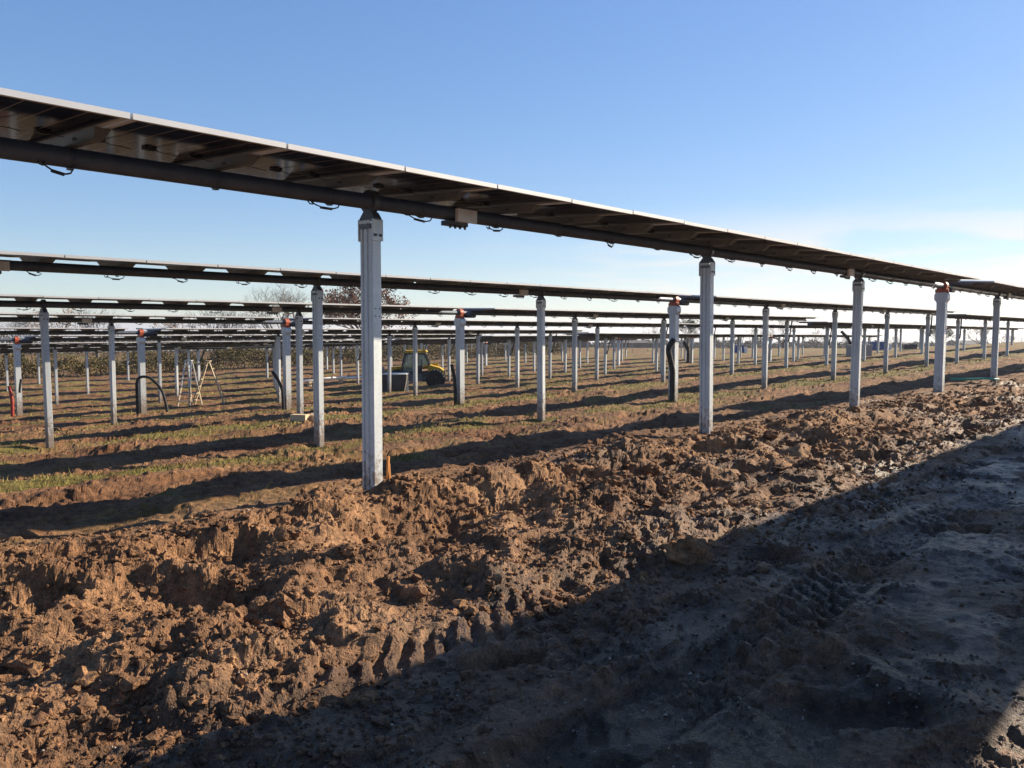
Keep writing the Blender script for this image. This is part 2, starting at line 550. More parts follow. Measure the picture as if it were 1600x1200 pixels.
ly = line_at(sp.outputs['Y'], 0.163, 0.0042, 10 * 0.163)
lx = line_at(sp.outputs['X'], 0.0835, 0.0008, 10 * 0.0835)
mid = nm('LESS_THAN', nm('ABSOLUTE', sp.outputs['X']), 0.006)
li = nm('MAXIMUM', nm('MAXIMUM', ly, mid), nm('MULTIPLY', lx, 0.25))
cellc = ramp(n, l, noise_node(n, l, 1.2, 3).outputs['Fac'], [(0.3, (0.007, 0.009, 0.026)), (0.7, (0.012, 0.015, 0.036))])
l.new(mixc(n, l, li, cellc, (0.30, 0.27, 0.25)), b.inputs['Base Color'])
set_in(b, Roughness=0.10)
b.inputs['Specular IOR Level'].default_value = 0.4
b.inputs['IOR'].default_value = 1.12

# ---------------------------------------------------------------- mesh helpers


class MB:
    def __init__(self):
        self.v, self.f, self.mi, self.sm = [], [], [], []
        self.m = 0
        self.mats = []

    def mat(self, name):
        if name not in self.mats:
            self.mats.append(name)
        self.m = self.mats.index(name)
        return self

    def _add(self, vs, fs, smooth=False):
        o = len(self.v)
        self.v += [tuple(v) for v in vs]
        for f in fs:
            self.f.append(tuple(i + o for i in f))
            self.mi.append(self.m)
            self.sm.append(smooth)
        return self

    def box(self, c, d, M=None):
        x, y, z = (k / 2 for k in d)
        vs = [Vector((sx * x, sy * y, sz * z)) for sz in (-1, 1) for sy in (-1, 1) for sx in (-1, 1)]
        if M is not None:
            vs = [M @ q for q in vs]
        vs = [q + Vector(c) for q in vs]
        return self._add(vs, [(0, 2, 3, 1), (4, 5, 7, 6), (0, 1, 5, 4), (2, 6, 7, 3), (0, 4, 6, 2), (1, 3, 7, 5)])

    def bar(self, a, b2, w, h=None):
        a, b2 = Vector(a), Vector(b2)
        d = b2 - a
        M = d.to_track_quat('Z', 'Y').to_matrix()
        return self.box((a + b2) / 2, (w, h or w, d.length), M)

    def tube(self, pts, rad, k=10, caps=True):
        pts = [Vector(q) for q in pts]
        rads = rad if isinstance(rad, (list, tuple)) else [rad] * len(pts)
        vs, fs = [], []
        up = None
        for i, q in enumerate(pts):
            t = (pts[min(i + 1, len(pts) - 1)] - pts[max(i - 1, 0)]).normalized()
            if up is None:
                up = t.orthogonal().normalized()
            else:
                up = (up - t * up.dot(t))
                up = up.normalized() if up.length > 1e-6 else t.orthogonal().normalized()
            sd = t.cross(up)
            for j in range(k):
                a = 2 * math.pi * j / k
                vs.append(q + (up * math.cos(a) + sd * math.sin(a)) * rads[i])
        for i in range(len(pts) - 1):
            for j in range(k):
                j2 = (j + 1) % k
                fs.append((i * k + j, i * k + j2, (i + 1) * k + j2, (i + 1) * k + j))
        self._add(vs, fs, k > 4)
        if caps:
            o = len(self.v) - len(vs)
            for ring, fl in ((0, True), (len(pts) - 1, False)):
                idx = [o + ring * k + j for j in range(k)]
                self.f.append(tuple(reversed(idx)) if fl else tuple(idx))
                self.mi.append(self.m)
                self.sm.append(False)
        return self

    def prism(self, poly, axis, a, b2):
        """polygon extruded along axis 'x', 'y' or 'z' from a to b2"""
        def put(u, v, w):
            return {'x': (w, u, v), 'y': (u, w, v), 'z': (u, v, w)}[axis]
        k = len(poly)
        vs = [put(u, v, a) for u, v in poly] + [put(u, v, b2) for u, v in poly]
        fs = [tuple(range(k - 1, -1, -1)), tuple(range(k, 2 * k))]
        fs += [(i, (i + 1) % k, k + (i + 1) % k, k + i) for i in range(k)]
        return self._add(vs, fs)

    def mesh(self, name):
        me = bpy.data.meshes.new(name)
        me.from_pydata(self.v, [], self.f)
        for q in self.mats:
            me.materials.append(MATS[q])
        me.polygons.foreach_set('material_index', self.mi)
        me.polygons.foreach_set('use_smooth', self.sm)
        me.update()
        return me


def link(name, data, parent=None, loc=(0, 0, 0), rot=(0, 0, 0)):
    o = bpy.data.objects.new(name, data)
    col.objects.link(o)
    o.location = loc
    o.rotation_euler = rot
    if parent is not None:
        o.parent = parent
    return o


def tag(o, label=None, cat=None, group=None, kind=None):
    for k, v in (('label', label), ('category', cat), ('group', group), ('kind', kind)):
        if v:
            o[k] = v
    return o


def np_mesh(name, verts, faces, mats, smooth=False):
    """verts (n,3), faces (m,k) with the same k for all"""
    me = bpy.data.meshes.new(name)
    nf, k = faces.shape
    me.vertices.add(len(verts))
    me.vertices.foreach_set('co', np.ascontiguousarray(verts, np.float32).ravel())
    me.loops.add(nf * k)
    me.loops.foreach_set('vertex_index', np.ascontiguousarray(faces, np.int32).ravel())
    me.polygons.add(nf)
    me.polygons.foreach_set('loop_start', np.arange(0, nf * k, k, dtype=np.int32))
    me.polygons.foreach_set('use_smooth', np.full(nf, smooth))
    for q in mats:
        me.materials.append(MATS[q])
    me.update(calc_edges=True)
    me.validate()
    return me


# ---------------------------------------------------------------- ground
rad = [0.35]
while rad[-1] < 9000:
    r0 = rad[-1]
    k = 1.0062 if r0 < 13 else (1.010 if r0 < 60 else (1.035 if r0 < 400 else 1.15))
    rad.append(r0 * k)
rad = np.array(rad)
fine = np.arange(-46, 50, 0.115)
coarse = np.concatenate([np.arange(50, 60, 0.5), np.arange(60, 304, 2.0), np.arange(304, 314, 0.5)])
th = np.radians(np.concatenate([fine, coarse]) - 42.79)   # clockwise from +Y
nt, nrad = len(th), len(rad)
PP = (rad[:, None] * np.sin(th)[None, :])
SS = (rad[:, None] * np.cos(th)[None, :])
fp, fs_ = PP.ravel(), SS.ravel()
fz = ground_z(fp, fs_)
nr0 = rough_mask(fp, fs_) * (1 - sstep(14, 30, np.hypot(fp, fs_)))
# steep faces of torn clay are rough sideways too
gx = 0.012 * pn(fs_ * 11 + fz * 13, fp * 11 + fz * 17, 15) + 0.007 * pn(fs_ * 29 + fz * 31, fp * 29 - fz * 37, 16)
gy = 0.012 * pn(fp * 11 - fz * 15, fs_ * 11 + fz * 14, 17) + 0.007 * pn(fp * 29 - fz * 33, fs_ * 29 + fz * 35, 18)
gv = np.stack([fp + gx * nr0, fs_ + gy * nr0, fz], 1)
ii = np.arange(nrad - 1)[:, None] * nt
jj = np.arange(nt)[None, :]
j2 = (jj + 1) % nt
gf = np.stack([ii + jj, ii + nt + jj, ii + nt + j2, ii + j2], -1).reshape(-1, 4)
centre = len(gv)
gme = np_mesh('ground', gv, gf, ['ground_soil'], False)
# soil kinds: moist clay plus painted shade, grass, straw
nr_ = rough_mask(fp, fs_)
damp_shade = np.clip(0.08 + 1.0 * fbm(fp * 0.5, fs_ * 0.35, 3, 91), 0, 1) * nr_
damp_shade = np.maximum(damp_shade, nr_ * sstep(-4.2, -2.2, fp + 0.5 * pn(fp * .8, fs_ * .8, 95)) * (0.55 + 0.45 * sstep(-.2, .2, fbm(fp * 1.3, fs_ * .9, 2, 93))))  # moist track; the band under the row's shadow is also darkened in colour
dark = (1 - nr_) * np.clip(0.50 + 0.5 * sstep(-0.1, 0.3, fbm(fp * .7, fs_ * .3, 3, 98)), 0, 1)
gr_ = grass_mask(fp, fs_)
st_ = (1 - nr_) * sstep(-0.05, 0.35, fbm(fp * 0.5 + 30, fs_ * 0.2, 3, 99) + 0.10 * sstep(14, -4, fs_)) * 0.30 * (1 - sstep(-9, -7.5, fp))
damp_shade = np.maximum(damp_shade, nr_ * sstep(0.18, 0.34, fbm(fp * 0.9 + 3, fs_ * 0.5 + 8, 2, 131)) * sstep(-3.4, -2.7, fp))
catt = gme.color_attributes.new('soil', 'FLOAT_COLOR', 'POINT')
buf = np.stack([damp_shade, gr_ * 0.85, st_, dark], 1).astype(np.float32)
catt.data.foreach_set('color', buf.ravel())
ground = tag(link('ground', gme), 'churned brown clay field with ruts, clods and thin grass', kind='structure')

# loose crumbs and clods of clay, far too many to count
ico_v, ico_f = [], []
t_ = (1 + 5 ** 0.5) / 2
for a, b2, c2 in ((-1, t_, 0), (1, t_, 0), (-1, -t_, 0), (1, -t_, 0), (0, -1, t_), (0, 1, t_), (0, -1, -t_), (0, 1, -t_), (t_, 0, -1), (t_, 0, 1), (-t_, 0, -1), (-t_, 0, 1)):
    ico_v.append((a, b2, c2))
ico_v = np.array(ico_v) / math.sqrt(1 + t_ * t_)
ico_f = np.array([(0, 11, 5), (0, 5, 1), (0, 1, 7), (0, 7, 10), (0, 10, 11), (1, 5, 9), (5, 11, 4), (11, 10, 2), (10, 7, 6), (7, 1, 8),
                  (3, 9, 4), (3, 4, 2), (3, 2, 6), (3, 6, 8), (3, 8, 9), (4, 9, 5), (2, 4, 11), (6, 2, 10), (8, 6, 7), (9, 8, 1)])


def ico_sub(v, f):
    v = [tuple(q) for q in v]
    cache, nf = {}, []

    def midp(i, j):
        k = (min(i, j), max(i, j))
        if k not in cache:
            q = np.array(v[i]) + np.array(v[j])
            v.append(tuple(q / np.linalg.norm(q)))
            cache[k] = len(v) - 1
        return cache[k]
    for a, b2, c2 in f:
        x, y, z = midp(a, b2), midp(b2, c2), midp(c2, a)
        nf += [(a, x, z), (b2, y, x), (c2, z, y), (x, y, z)]
    return np.array(v), np.array(nf)


ico2_v, ico2_f = ico_sub(ico_v, ico_f)


def clod_cloud(P, S, size, v0, f0, sink=0.35):
    n = len(P)
    z = ground_z(P, S)
    jit = 1 + 0.28 * rng.standard_normal((n, len(v0), 1)).clip(-1.6, 1.6)
    sc = size[:, None, None] * (0.65 + 0.7 * rng.random((n, 1, 3)))
    vv = v0[None] * jit * sc
    a = rng.random(n) * 6.283
    ca, sa = np.cos(a)[:, None], np.sin(a)[:, None]
    x = vv[:, :, 0] * ca - vv[:, :, 1] * sa
    y = vv[:, :, 0] * sa + vv[:, :, 1] * ca
    zz = vv[:, :, 2] * 0.8
    out = np.stack([x + P[:, None], y + S[:, None], zz + (z + size * (0.5 - sink))[:, None]], -1).reshape(-1, 3)
    ff = (f0[None] + (np.arange(n) * len(v0))[:, None, None]).reshape(-1, 3)
    return out, ff


# crumbs: scattered by distance so that the nearest ground carries the finest ones
N = 40000
rr = 2.0 * np.exp(rng.random(N) * math.log(15))
tt = np.radians(-42.79 + (rng.random(N) - 0.5) * 84)
P_, S_ = rr * np.sin(tt), rr * np.cos(tt)
keep = (rough_mask(P_, S_) > 0.5) & (fbm(P_ * 0.6, S_ * 0.5, 2, 27) + 0.30 * ((P_ > -6) & (P_ < -3)) + 0.35 * rng.random(N) > 0.06)
P_, S_, rr = P_[keep], S_[keep], rr[keep]
sz = 0.0040 * (1 + 0.30 * rr) * np.exp(0.45 * rng.standard_normal(len(P_)))
sz = np.clip(sz, 0.004, 0.05)
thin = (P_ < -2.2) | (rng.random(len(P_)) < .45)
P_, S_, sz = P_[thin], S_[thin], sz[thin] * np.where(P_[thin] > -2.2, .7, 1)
wet_shaded = P_ > -2.75  # crumbs inside the shadow band take the darkened soil
vv, ff = clod_cloud(P_[~wet_shaded], S_[~wet_shaded], sz[~wet_shaded], ico_v, ico_f)
tag(link('soil_crumbs', np_mesh('soil_crumbs', vv, ff, ['clod_soil'], False)), 'loose crumbs of brown clay strewn over the dug strip', 'soil', kind='stuff')
vv, ff = clod_cloud(P_[wet_shaded], S_[wet_shaded], sz[wet_shaded], ico_v, ico_f)
tag(link('shaded_wet_crumbs', np_mesh('shaded_wet_crumbs', vv, ff, ['shaded_damp_clod'], False)), 'wet crumbs of clay, colour darkened to suit the shaded track', 'soil', kind='stuff')
N = 9000
P_ = -6.0 + 3.4 * rng.random(N)
S_ = 0.6 + 22 * rng.random(N) ** 1.3
keep = fbm(P_ * 0.6, S_ * 0.5, 2, 27) + 0.2 * rng.random(N) > -0.05
P_, S_ = P_[keep], S_[keep]
sz = 0.012 * np.exp(0.60 * rng.standard_normal(len(P_)))
vv, ff = clod_cloud(P_, S_, np.clip(sz, 0.006, 0.055), ico2_v, ico2_f, 0.5)
tag(link('small_clods', np_mesh('small_clods', vv, ff, ['clod_soil'], False)), 'small brown clods heaped along the trench edge', 'soil', kind='stuff')
N = 1800
rr = 2.4 * np.exp(rng.random(N) * math.log(8))
tt = np.radians(-42.79 + (rng.random(N) - 0.5) * 84)
P_, S_ = rr * np.sin(tt), rr * np.cos(tt)
keep = rough_mask(P_, S_) > 0.5
P_, S_, rr = P_[keep], S_[keep], rr[keep]
vv, ff = clod_cloud(P_, S_, 0.0026 * (1 + 0.12 * rr) * np.exp(0.35 * rng.standard_normal(len(P_))), ico_v, ico_f, 0.3)
tag(link('pebbles', np_mesh('pebbles', vv, ff, ['pebble'], True)), 'tiny pale pebbles scattered in the mud', 'pebbles', kind='stuff')


# large clods one can pick out, each a thing of its own
def big_clod(p, s, size, seed, flat=0.75):
    v = ico_sub(ico2_v, ico2_f)
    q, f = v
    r = np.random.default_rng(seed)
    o = r.random(3) * 50
    d = 1 + 0.34 * pn(q[:, 0] * 1.6 + o[0], q[:, 1] * 1.6 + q[:, 2] * 2.1 + o[1], 5) + 0.22 * pn(q[:, 0] * 3.9 + q[:, 2] * 3 + o[2], q[:, 1] * 4.1, 6) + 0.05 * r.standard_normal(len(q))
    q = q * d[:, None] * size * np.array([1, 1.15, flat])
    me = np_mesh('clay_clod', q, f, ['clod_soil'], False)
    z = float(ground_z(np.array([p]), np.array([s]))[0])
    return link('clay_clod', me, None, (p, s, z + size * 0.18), (r.random() * .4, r.random() * .4, r.random() * 6.28))


clod_spots = [(-4.35, 6.05, .13), (-4.05, 6.5, .10), (-4.6, 6.6, .15), (-4.2, 7.3, .12), (-3.75, 6.2, .09), (-3.55, 5.6, .08),
              (-4.9, 7.6, .14), (-4.4, 8.4, .12), (-5.0, 8.9, .15), (-4.0, 8.0, .10), (-3.6, 7.2, .09), (-3.3, 6.7, .08),
              (-4.7, 3.4, .09), (-4.2, 3.0, .08), (-3.9, 2.2, .07), (-3.6, 1.7, .05), (-4.4, 1.5, .08), (-4.9, 1.2, .09),
              (-3.35, 3.9, .07), (-3.15, 4.6, .08), (-5.0, 10.8, .14), (-4.5, 11.6, .12), (-5.2, 12.6, .14), (-4.1, 10.2, .11),
              (-5.3, 14.8, .15), (-5.1, 16.1, .14), (-4.3, 13.5, .12), (-5.45, 5.4, .10), (-5.3, 3.2, .09), (-5.5, 2.1, .08)]
for i, (p, s, z) in enumerate(clod_spots):
    tag(big_clod(p, s, z * .62, 100 + i), 'brown lump of dug clay on the sunlit strip before the nearest posts', 'clod', 'clods on the sunlit dug strip')
tag(big_clod(-2.70, 4.62, 0.13, 400, 0.9), 'smooth grey lump of wet clay just inside the shadow edge', 'clod')

# ---------------------------------------------------------------- solar trackers
PITCH = 1.0224
TILT = R(3.1)
TUBE_UP = 0.165                 # tube axis above the post top
POST_LEN = 3.6

W2, D2 = 0.0835, 0.0525
prof = [(-W2 + .006, -D2), (-.056, -D2), (-.050, -D2 + .014), (-.036, -D2 + .014), (-.030, -D2), (.010, -D2), (.015, -D2 + .010),
        (.030, -D2 + .010), (.035, -D2), (W2 - .006, -D2), (W2, -D2 + .006), (W2, D2 - .006), (W2 - .006, D2), (-W2 + .006, D2),
        (-W2, D2 - .006), (-W2, -D2 + .006)]
mb = MB().mat('post_zinc')
mb.prism(prof, 'z', -TUBE_UP - 0.03 - POST_LEN, -TUBE_UP - 0.03)
for zz in (-0.95, -1.02):       # bolt holes of the pressed section
    for yy in (-0.02, 0.025):
        mb.mat('mud_stain').box((W2 + .0005, yy, zz), (.003, .009, .014))
ME_POST = mb.mesh('post')
mb = MB().mat('tube_zinc')
mb.prism([(-.10, -.165), (.10, -.165), (.10, -.152), (.062, -.10), (.045, -.09), (-.045, -.09), (-.098, -.152)], 'y', -.045, .045)
circ = [(.104 * math.cos(a * math.pi / 12), .104 * math.sin(a * math.pi / 12)) for a in range(24)]
mb.prism(circ, 'y', -.030, .030)
mb.mat('post_zinc')
for sx in (-1, 1):
    mb.box((sx * (W2 + .008), 0, -.255), (.012, .125, .19))
mb.box((0, -.066, -.185), (.15, .008, .03))
mb.mat('rail_zinc').box((0, -.060, -.225), (.13, .010, .035))
mb.mat('dark_steel')
for sx in (-1, 1):
    for yy in (-.03, .03):
        mb.box((sx * (W2 + .018), yy, -.30), (.014, .022, .022))
ME_BEAR = mb.mesh('bearing')
# drive post, wide H section with a collar
mb = MB().mat('post_zinc')
hprof = [(-.10, -.10), (.10, -.10), (.10, -.088), (.006, -.088), (.006, .088), (.10, .088), (.10, .10), (-.10, .10), (-.10, .088), (-.006, .088), (-.006, -.088), (-.10, -.088)]
mb.prism(hprof, 'z', -TUBE_UP - 0.20 - POST_LEN, -TUBE_UP - 0.20)
mb.box((.045, 0, -2.0), (.108, .17, 3.2)).box((-.0, -.0, -TUBE_UP - .12), (.205, .205, .16))
ME_DPOST = mb.mesh('drive_post')
mb = MB().mat('post_zinc')
mb.prism([(-.10, -.42), (.10, -.42), (.155, -.34), (.155, -.22), (.11, -.17), (-.11, -.17), (-.155, -.22), (-.155, -.34)], 'y', -.11, .11)
ME_COLLAR = mb.mesh('drive_collar')
mb = MB().mat('orange_paint')
c2 = [(.125 * math.cos(a * math.pi / 12), .125 * math.sin(a * math.pi / 12)) for a in range(24)]
mb.prism(c2, 'y', -.075, .075)
mb.tube([(-.15, -.02, -.13), (.15, -.02, -.13)], .055, 12)
mb.box((0, 0, -.10), (.22, .16, .14))
mb.mat('rail_zinc').box((-.05, -.02, .15), (.14, .2, .05))
ME_SLEW = mb.mesh('slew_drive')
mb = MB().mat('black_plastic').tube([(.12, .08, -.10), (.12, .50, -.10)], [.055, .055], 12)
mb.mat('tube_zinc').tube([(.12, .50, -.10), (.12, .56, -.10)], .035, 10)
ME_MOTOR = mb.mesh('drive_motor')

PL, PW = 2.04, 1.006            # module length across the row, width along it
ME_LAM = MB().mat('panel_back').box((0, 0, .008), (PL - .012, PW - .012, .007)).mesh('solar_panel')
mb = MB().mat('frame_aluminium')
for sx in (-1, 1):
    mb.box((sx * (PL / 2 - .005), 0, 0), (.010, PW, .035))
    mb.box((sx * (PL / 2 - .022), 0, -.0165), (.026, PW - .05, .002))
for sy in (-1, 1):
    mb.box((0, sy * (PW / 2 - .005), 0), (PL - .02, .010, .035))
    mb.box((0, sy * (PW / 2 - .023), -.0160), (PL - .02, .028, .002))
ME_FRAME = mb.mesh('frame')
mb = MB().mat('panel_back').box((0, 0, .008), (PL - .02, PW - .02, .007)).mat('frame_aluminium')
for sx in (-1, 1):
    mb.box((sx * (PL / 2 - .005), 0, 0), (.010, PW, .035))
for sy in (-1, 1):
    mb.box((0, sy * (PW / 2 - .008), 0), (PL - .02, .016, .035))
ME_PANEL = mb.mesh('solar_panel_plain')
mb = MB().mat('black_plastic').box((0, 0, -.004), (.055, .085, .016)).box((.01, 0, -.013), (.03, .05, .008))
mb.tube([(.0, .04, -.006), (.03, .08, -.02), (.09, .12, -.03), (.16, .16, -.05)], .003, 5)
ME_JBOX = mb.mesh('junction_box')


def rail_mesh(name, with_strap):
    mb = MB().mat('rail_zinc')
    lt, lb, wt, wb = .60, .52, .05, .026
    z1, z0 = .1265, .060
    vs = [(-lb, -wb, z0), (lb, -wb, z0), (lb, wb, z0), (-lb, wb, z0), (-lt, -wt, z1), (lt, -wt, z1), (lt, wt, z1), (-lt, wt, z1)]
    mb._add(vs, [(3, 2, 1, 0), (4, 5, 6, 7), (0, 1, 5, 4), (1, 2, 6, 5), (2, 3, 7, 6), (3, 0, 4, 7)])
    mb.mat('black_plastic').box((.22, -(wt + wb) / 2 - .001, .093), (.05, .006, .020)).box((-.22, -(wt + wb) / 2 - .001, .093), (.05, .006, .020))
    if with_strap:
        strap_into(mb)
    return mb.mesh(name)


def strap_into(mb):
    mb.mat('tube_zinc')
    k = 14
    ring = [(.072 * math.sin(a), 0, .072 * math.cos(a)) for a in [2 * math.pi * i / k for i in range(k + 1)]]
    mb.tube(ring, .006, 5, False)
    mb.box((.03, 0, -.078), (.05, .03, .012))


ME_RAIL = rail_mesh('support_rail', False)
ME_RAIL2 = rail_mesh('support_rail_strapped', True)
mb = MB()
strap_into(mb)
ME_STRAP = mb.mesh('strap')
loop = [(.02, -.20, -.066), (.03, -.185, -.080), (.03, -.15, -.092), (.03, -.10, -.104), (.03, -.04, -.108), (.03, .02, -.104), (.03, .06, -.092), (.02, .085, -.066)]
mb = MB().mat('black_plastic').tube(loop, .006, 6).tube([(.03, -.115, -.106), (.03, .0, -.110)], .011, 7)
mb.tube([(.02, -.235, -.06), (.03, -.22, -.085), (.03, -.19, -.088), (.02, -.175, -.06)], .006, 5)
ME_LOOP = mb.mesh('cable_loop')
mb = MB().mat('box_grey').box((.092, 0, -.020), (.04, .26, .125)).box((.114, .075, -.020), (.006, .035, .105))
mb.mat('dark_steel').box((.085, 0, .052), (.06, .29, .02))
mb.box((.02, -.09, -.098), (.10, .27, .045))
for i in range(4):
    mb.tube([(.06, -.19 + i * .066, -.115), (.06, -.185 + i * .066, -.150)], [.018, .010], 7)
ME_CBOX = mb.mesh('junction_cabinet')
mb = MB().mat('black_plastic').tube([(.03, .55, -.06), (.05, .45, -.22), (.07, .32, -.55), (.10, .14, -.92), (.10, .02, -1.15)], .035, 8)
ME_COND = mb.mesh('cable_conduit')


def tracker(row_p, sd, ztop, slope, label, level, tilt=TILT, gl=.83, gr=.50, boxes=True, npan=25, group='solar tracker rows'):
    """level 0: nearest, all small parts; 1: middle; 2: far"""
    zb = float(base_z(np.array(row_p), np.array(sd)))
    root = link('solar_tracker', None, None, (row_p, sd, zb), (math.atan(slope), 0, 0))
    root.empty_display_size = 0.5
    tag(root, label, 'solar tracker', group)
    zt = ztop + slope * sd + TUBE_UP + EYE - zb
    half_l = gl + npan * PITCH + .10
    half_r = gr + npan * PITCH + .10
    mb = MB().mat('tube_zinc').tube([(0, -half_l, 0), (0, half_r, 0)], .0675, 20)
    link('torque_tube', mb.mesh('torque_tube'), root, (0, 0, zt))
    h = .1455
    ys = [-(gl + (i + .5) * PITCH) for i in range(npan)] + [gr + (i + .5) * PITCH for i in range(npan)]
    js = [-(gl + i * PITCH) for i in range(npan + 1)] + [gr + i * PITCH for i in range(npan + 1)]
    for y in ys:
        dt = random.gauss(0, R(0.10))
        loc = (h * math.sin(tilt), y, zt + h * math.cos(tilt) + random.gauss(0, .0015))
        if level == 0:
            o = link('solar_panel', ME_LAM, root, loc, (0, tilt + dt, 0))
            link('frame', ME_FRAME, o)
            for yy in (-.33, .02, .36):
                link('junction_box', ME_JBOX, o, (random.uniform(-.012, .012), yy, 0))
        else:
            link('solar_panel', ME_PANEL, root, loc, (0, tilt + dt, 0))
    for y in js:
        if level == 0:
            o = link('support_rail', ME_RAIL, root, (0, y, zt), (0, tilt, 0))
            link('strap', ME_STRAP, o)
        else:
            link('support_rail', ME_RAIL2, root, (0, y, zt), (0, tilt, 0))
        if level <= 1 or (level == 2 and random.random() < .6):
            if random.random() < .12:
                continue
            lo_ = link('cable_loop', ME_LOOP, root, (0, y + random.gauss(0, .03), zt), (random.gauss(0, .07), 0, random.gauss(0, .12)))
            lo_.scale = (1, random.uniform(.7, 1.15), random.uniform(.97, 1.12))
    for sg in (-1, 1):
        for k in range(4):
            y = sg * (5.763 + 6 * k)
            if abs(y) > (half_l if sg < 0 else half_r):
                continue
            po = link('post', ME_POST, root, (0, y, zt), (random.gauss(0, .004), random.gauss(0, .004), random.gauss(0, .03)))
            link('bearing', ME_BEAR, po)
    dp = link('drive_post', ME_DPOST, root, (0, 0, zt))
    link('drive_collar', ME_COLLAR, dp)
    dr = link('slew_drive', ME_SLEW, root, (0, 0, zt))
    link('drive_motor', ME_MOTOR, dr)
    if boxes:
        for y in (-16.66, -6.45, 6.9, 17.1):
            link('junction_cabinet', ME_CBOX, root, (0, y, zt), (0, 0, 0))
    if level >= 1:
        link('cable_conduit', ME_COND, root, (0, 23.763, zt))
        link('cable_conduit', ME_COND, root, (0, -23.763, zt), (0, 0, 0))
    return root, zt


ORD = ['nearest', 'second', 'third', 'fourth', 'fifth', 'sixth', 'seventh', 'eighth', 'ninth', 'tenth']
for i, (p, sd, zt0, sl) in enumerate(ROWS):
    lab = ('nearest solar tracker row, its dark undersides sweeping across the top of the picture' if i == 0 else
           '%s solar tracker row back from the camera, near half, left of the row gaps' % ORD[i])
    tracker(p, sd, zt0, sl, lab, 0 if i == 0 else (1 if i < 5 else 2), R((3.1, 3.4, 1.0, 0.1, -.8, -1.4, -2.0, -2.3, -2.6, -2.6)[i]))
for i, (p, sd, zt0, sl) in enumerate(ROWS):
    sd2 = sd + 53.0
    lab = '%s solar tracker row back from the camera, far half, beyond the row gap' % ORD[i]
    tracker(p, sd2, zt0 + (0.02 * ((i * 7) % 5) - .06), (-.004, -.004, -.006, -.002, -.008, -.003, 0.0, .001, .002, .003)[i], lab, 2, R((2.0, 1.0, .4, -.6, -1.2, -.4, -1.6, -2.0, -2.4, -1.8)[i]), boxes=i < 5)
tracker(0.32, 31.05, 1.0, -.002, 'solar tracker row standing over the camera, out of frame, shading the foreground mud', 1)

# ---------------------------------------------------------------- things by the posts


def gz(p, s):
    return float(ground_z(np.array([p]), np.array([s]))[0])


def thing(name, mb, label, cat, loc, rz=0, group=None):
    return tag(link(name, mb.mesh(name), None, loc, (0, 0, rz)), label, cat, group)


# orange stake beside the first post
mb = MB().mat('orange_stake').bar((0, 0, -.2), (.02, .01, .22), .026, .02).bar((.035, .02, -.2), (.012, .02, .15), .022, .02)
thing('marker_stake', mb, 'short orange stake standing behind the nearest tall post', 'stake', (-6.06, 4.78, gz(-6.06, 4.78) + .08))

# black conduits rising beside the drive posts


def conduit(pts, r, label, name='corrugated_conduit', mat='black_rubber'):
    # smooth the path, ribbed radius
    P = [Vector(q) for q in pts]
    out = []
    for i in range(len(P) - 1):
        p0, p1, p2, p3 = P[max(i - 1, 0)], P[i], P[i + 1], P[min(i + 2, len(P) - 1)]
        for k in range(10):
            t = k / 10
            out.append(.5 * ((2 * p1) + (p2 - p0) * t + (2 * p0 - 5 * p1 + 4 * p2 - p3) * t * t + (3 * p1 - p0 - 3 * p2 + p3) * t ** 3))
    out.append(P[-1])
    mb = MB().mat(mat).tube(out, [r * (1.0 if i % 2 else .88) for i in range(len(out))], 10)
    return thing(name, mb, label, 'conduit', (0, 0, 0), 0, 'black conduits at the drive posts')


def drv(i):
    p, sd = ROWS[i][0], ROWS[i][1]
    return p, sd, gz(p, sd)


RX, RY = math.cos(R(42.79)), math.sin(R(42.79))       # across the line of sight


def rel(i, dx, dz, dn=0.0):
    """offset from a drive post base: dx across the view, dn towards the camera, dz up"""
    p, sd, z = drv(i)
    return (p + RX * dx + RY * dn, sd + RY * dx - RX * dn, z + dz)


conduit([rel(4, -.16, -.2, .1), rel(4, -.15, .8, .12), rel(4, -.12, 1.25, .14), rel(4, .06, 1.42, .16), rel(4, .42, 1.36, .2), rel(4, .8, .95, .2), rel(4, .98, .3, .2), rel(4, 1.0, -.1, .2)], .055,
        'black conduit arching over from the fifth row drive post to the ground')
conduit([rel(3, -.10, -.2, .16), rel(3, -.11, .45, .16), rel(3, -.14, .72, .17), rel(3, -.28, 1.05, .18), rel(3, -.45, 1.30, .18)], .058,
        'black conduit bending away to the left of the fourth row drive post')
conduit([rel(2, -.15, -.2, .12), rel(2, -.15, .5, .12), rel(2, -.18, .9, .13), rel(2, -.26, 1.3, .14)], .055,
        'straight black conduit leaning left against the third row drive post')
conduit([rel(1, -.04, -.2, .14), rel(1, -.05, .5, .14), rel(1, -.06, .9, .15), rel(1, -.14, 1.25, .17), rel(1, -.17, 1.5, .17), rel(1, -.02, 1.75, .15)], .085,
        'thick dark conduit bulging out beside the second row drive post')
conduit([rel(5, -.17, -.2, .2), rel(5, -.15, .7, .2), rel(5, -.24, 1.28, .2)], .075, 'red pipe with dark end leaning by the sixth row drive post', 'red_pipe', 'red_paint')
conduit([rel(5, .12, 1.0, .12), rel(5, .15, 1.2, .14), rel(5, .22, 1.55, .16)], .045, 'short black conduit stub at the sixth row drive post')
p8, s8 = ROWS[4][0], ROWS[4][1] + 53.0
conduit([(p8 - .2, s8 - .2, gz(p8, s8) - .2), (p8 - .2, s8 - .2, gz(p8, s8) + .9), (p8 - .4, s8 - .4, gz(p8, s8) + 1.5)], .11, 'dark conduit at a distant drive post beyond the gap of the fifth row')
p8, s8 = ROWS[3][0], ROWS[3][1] + 53.0
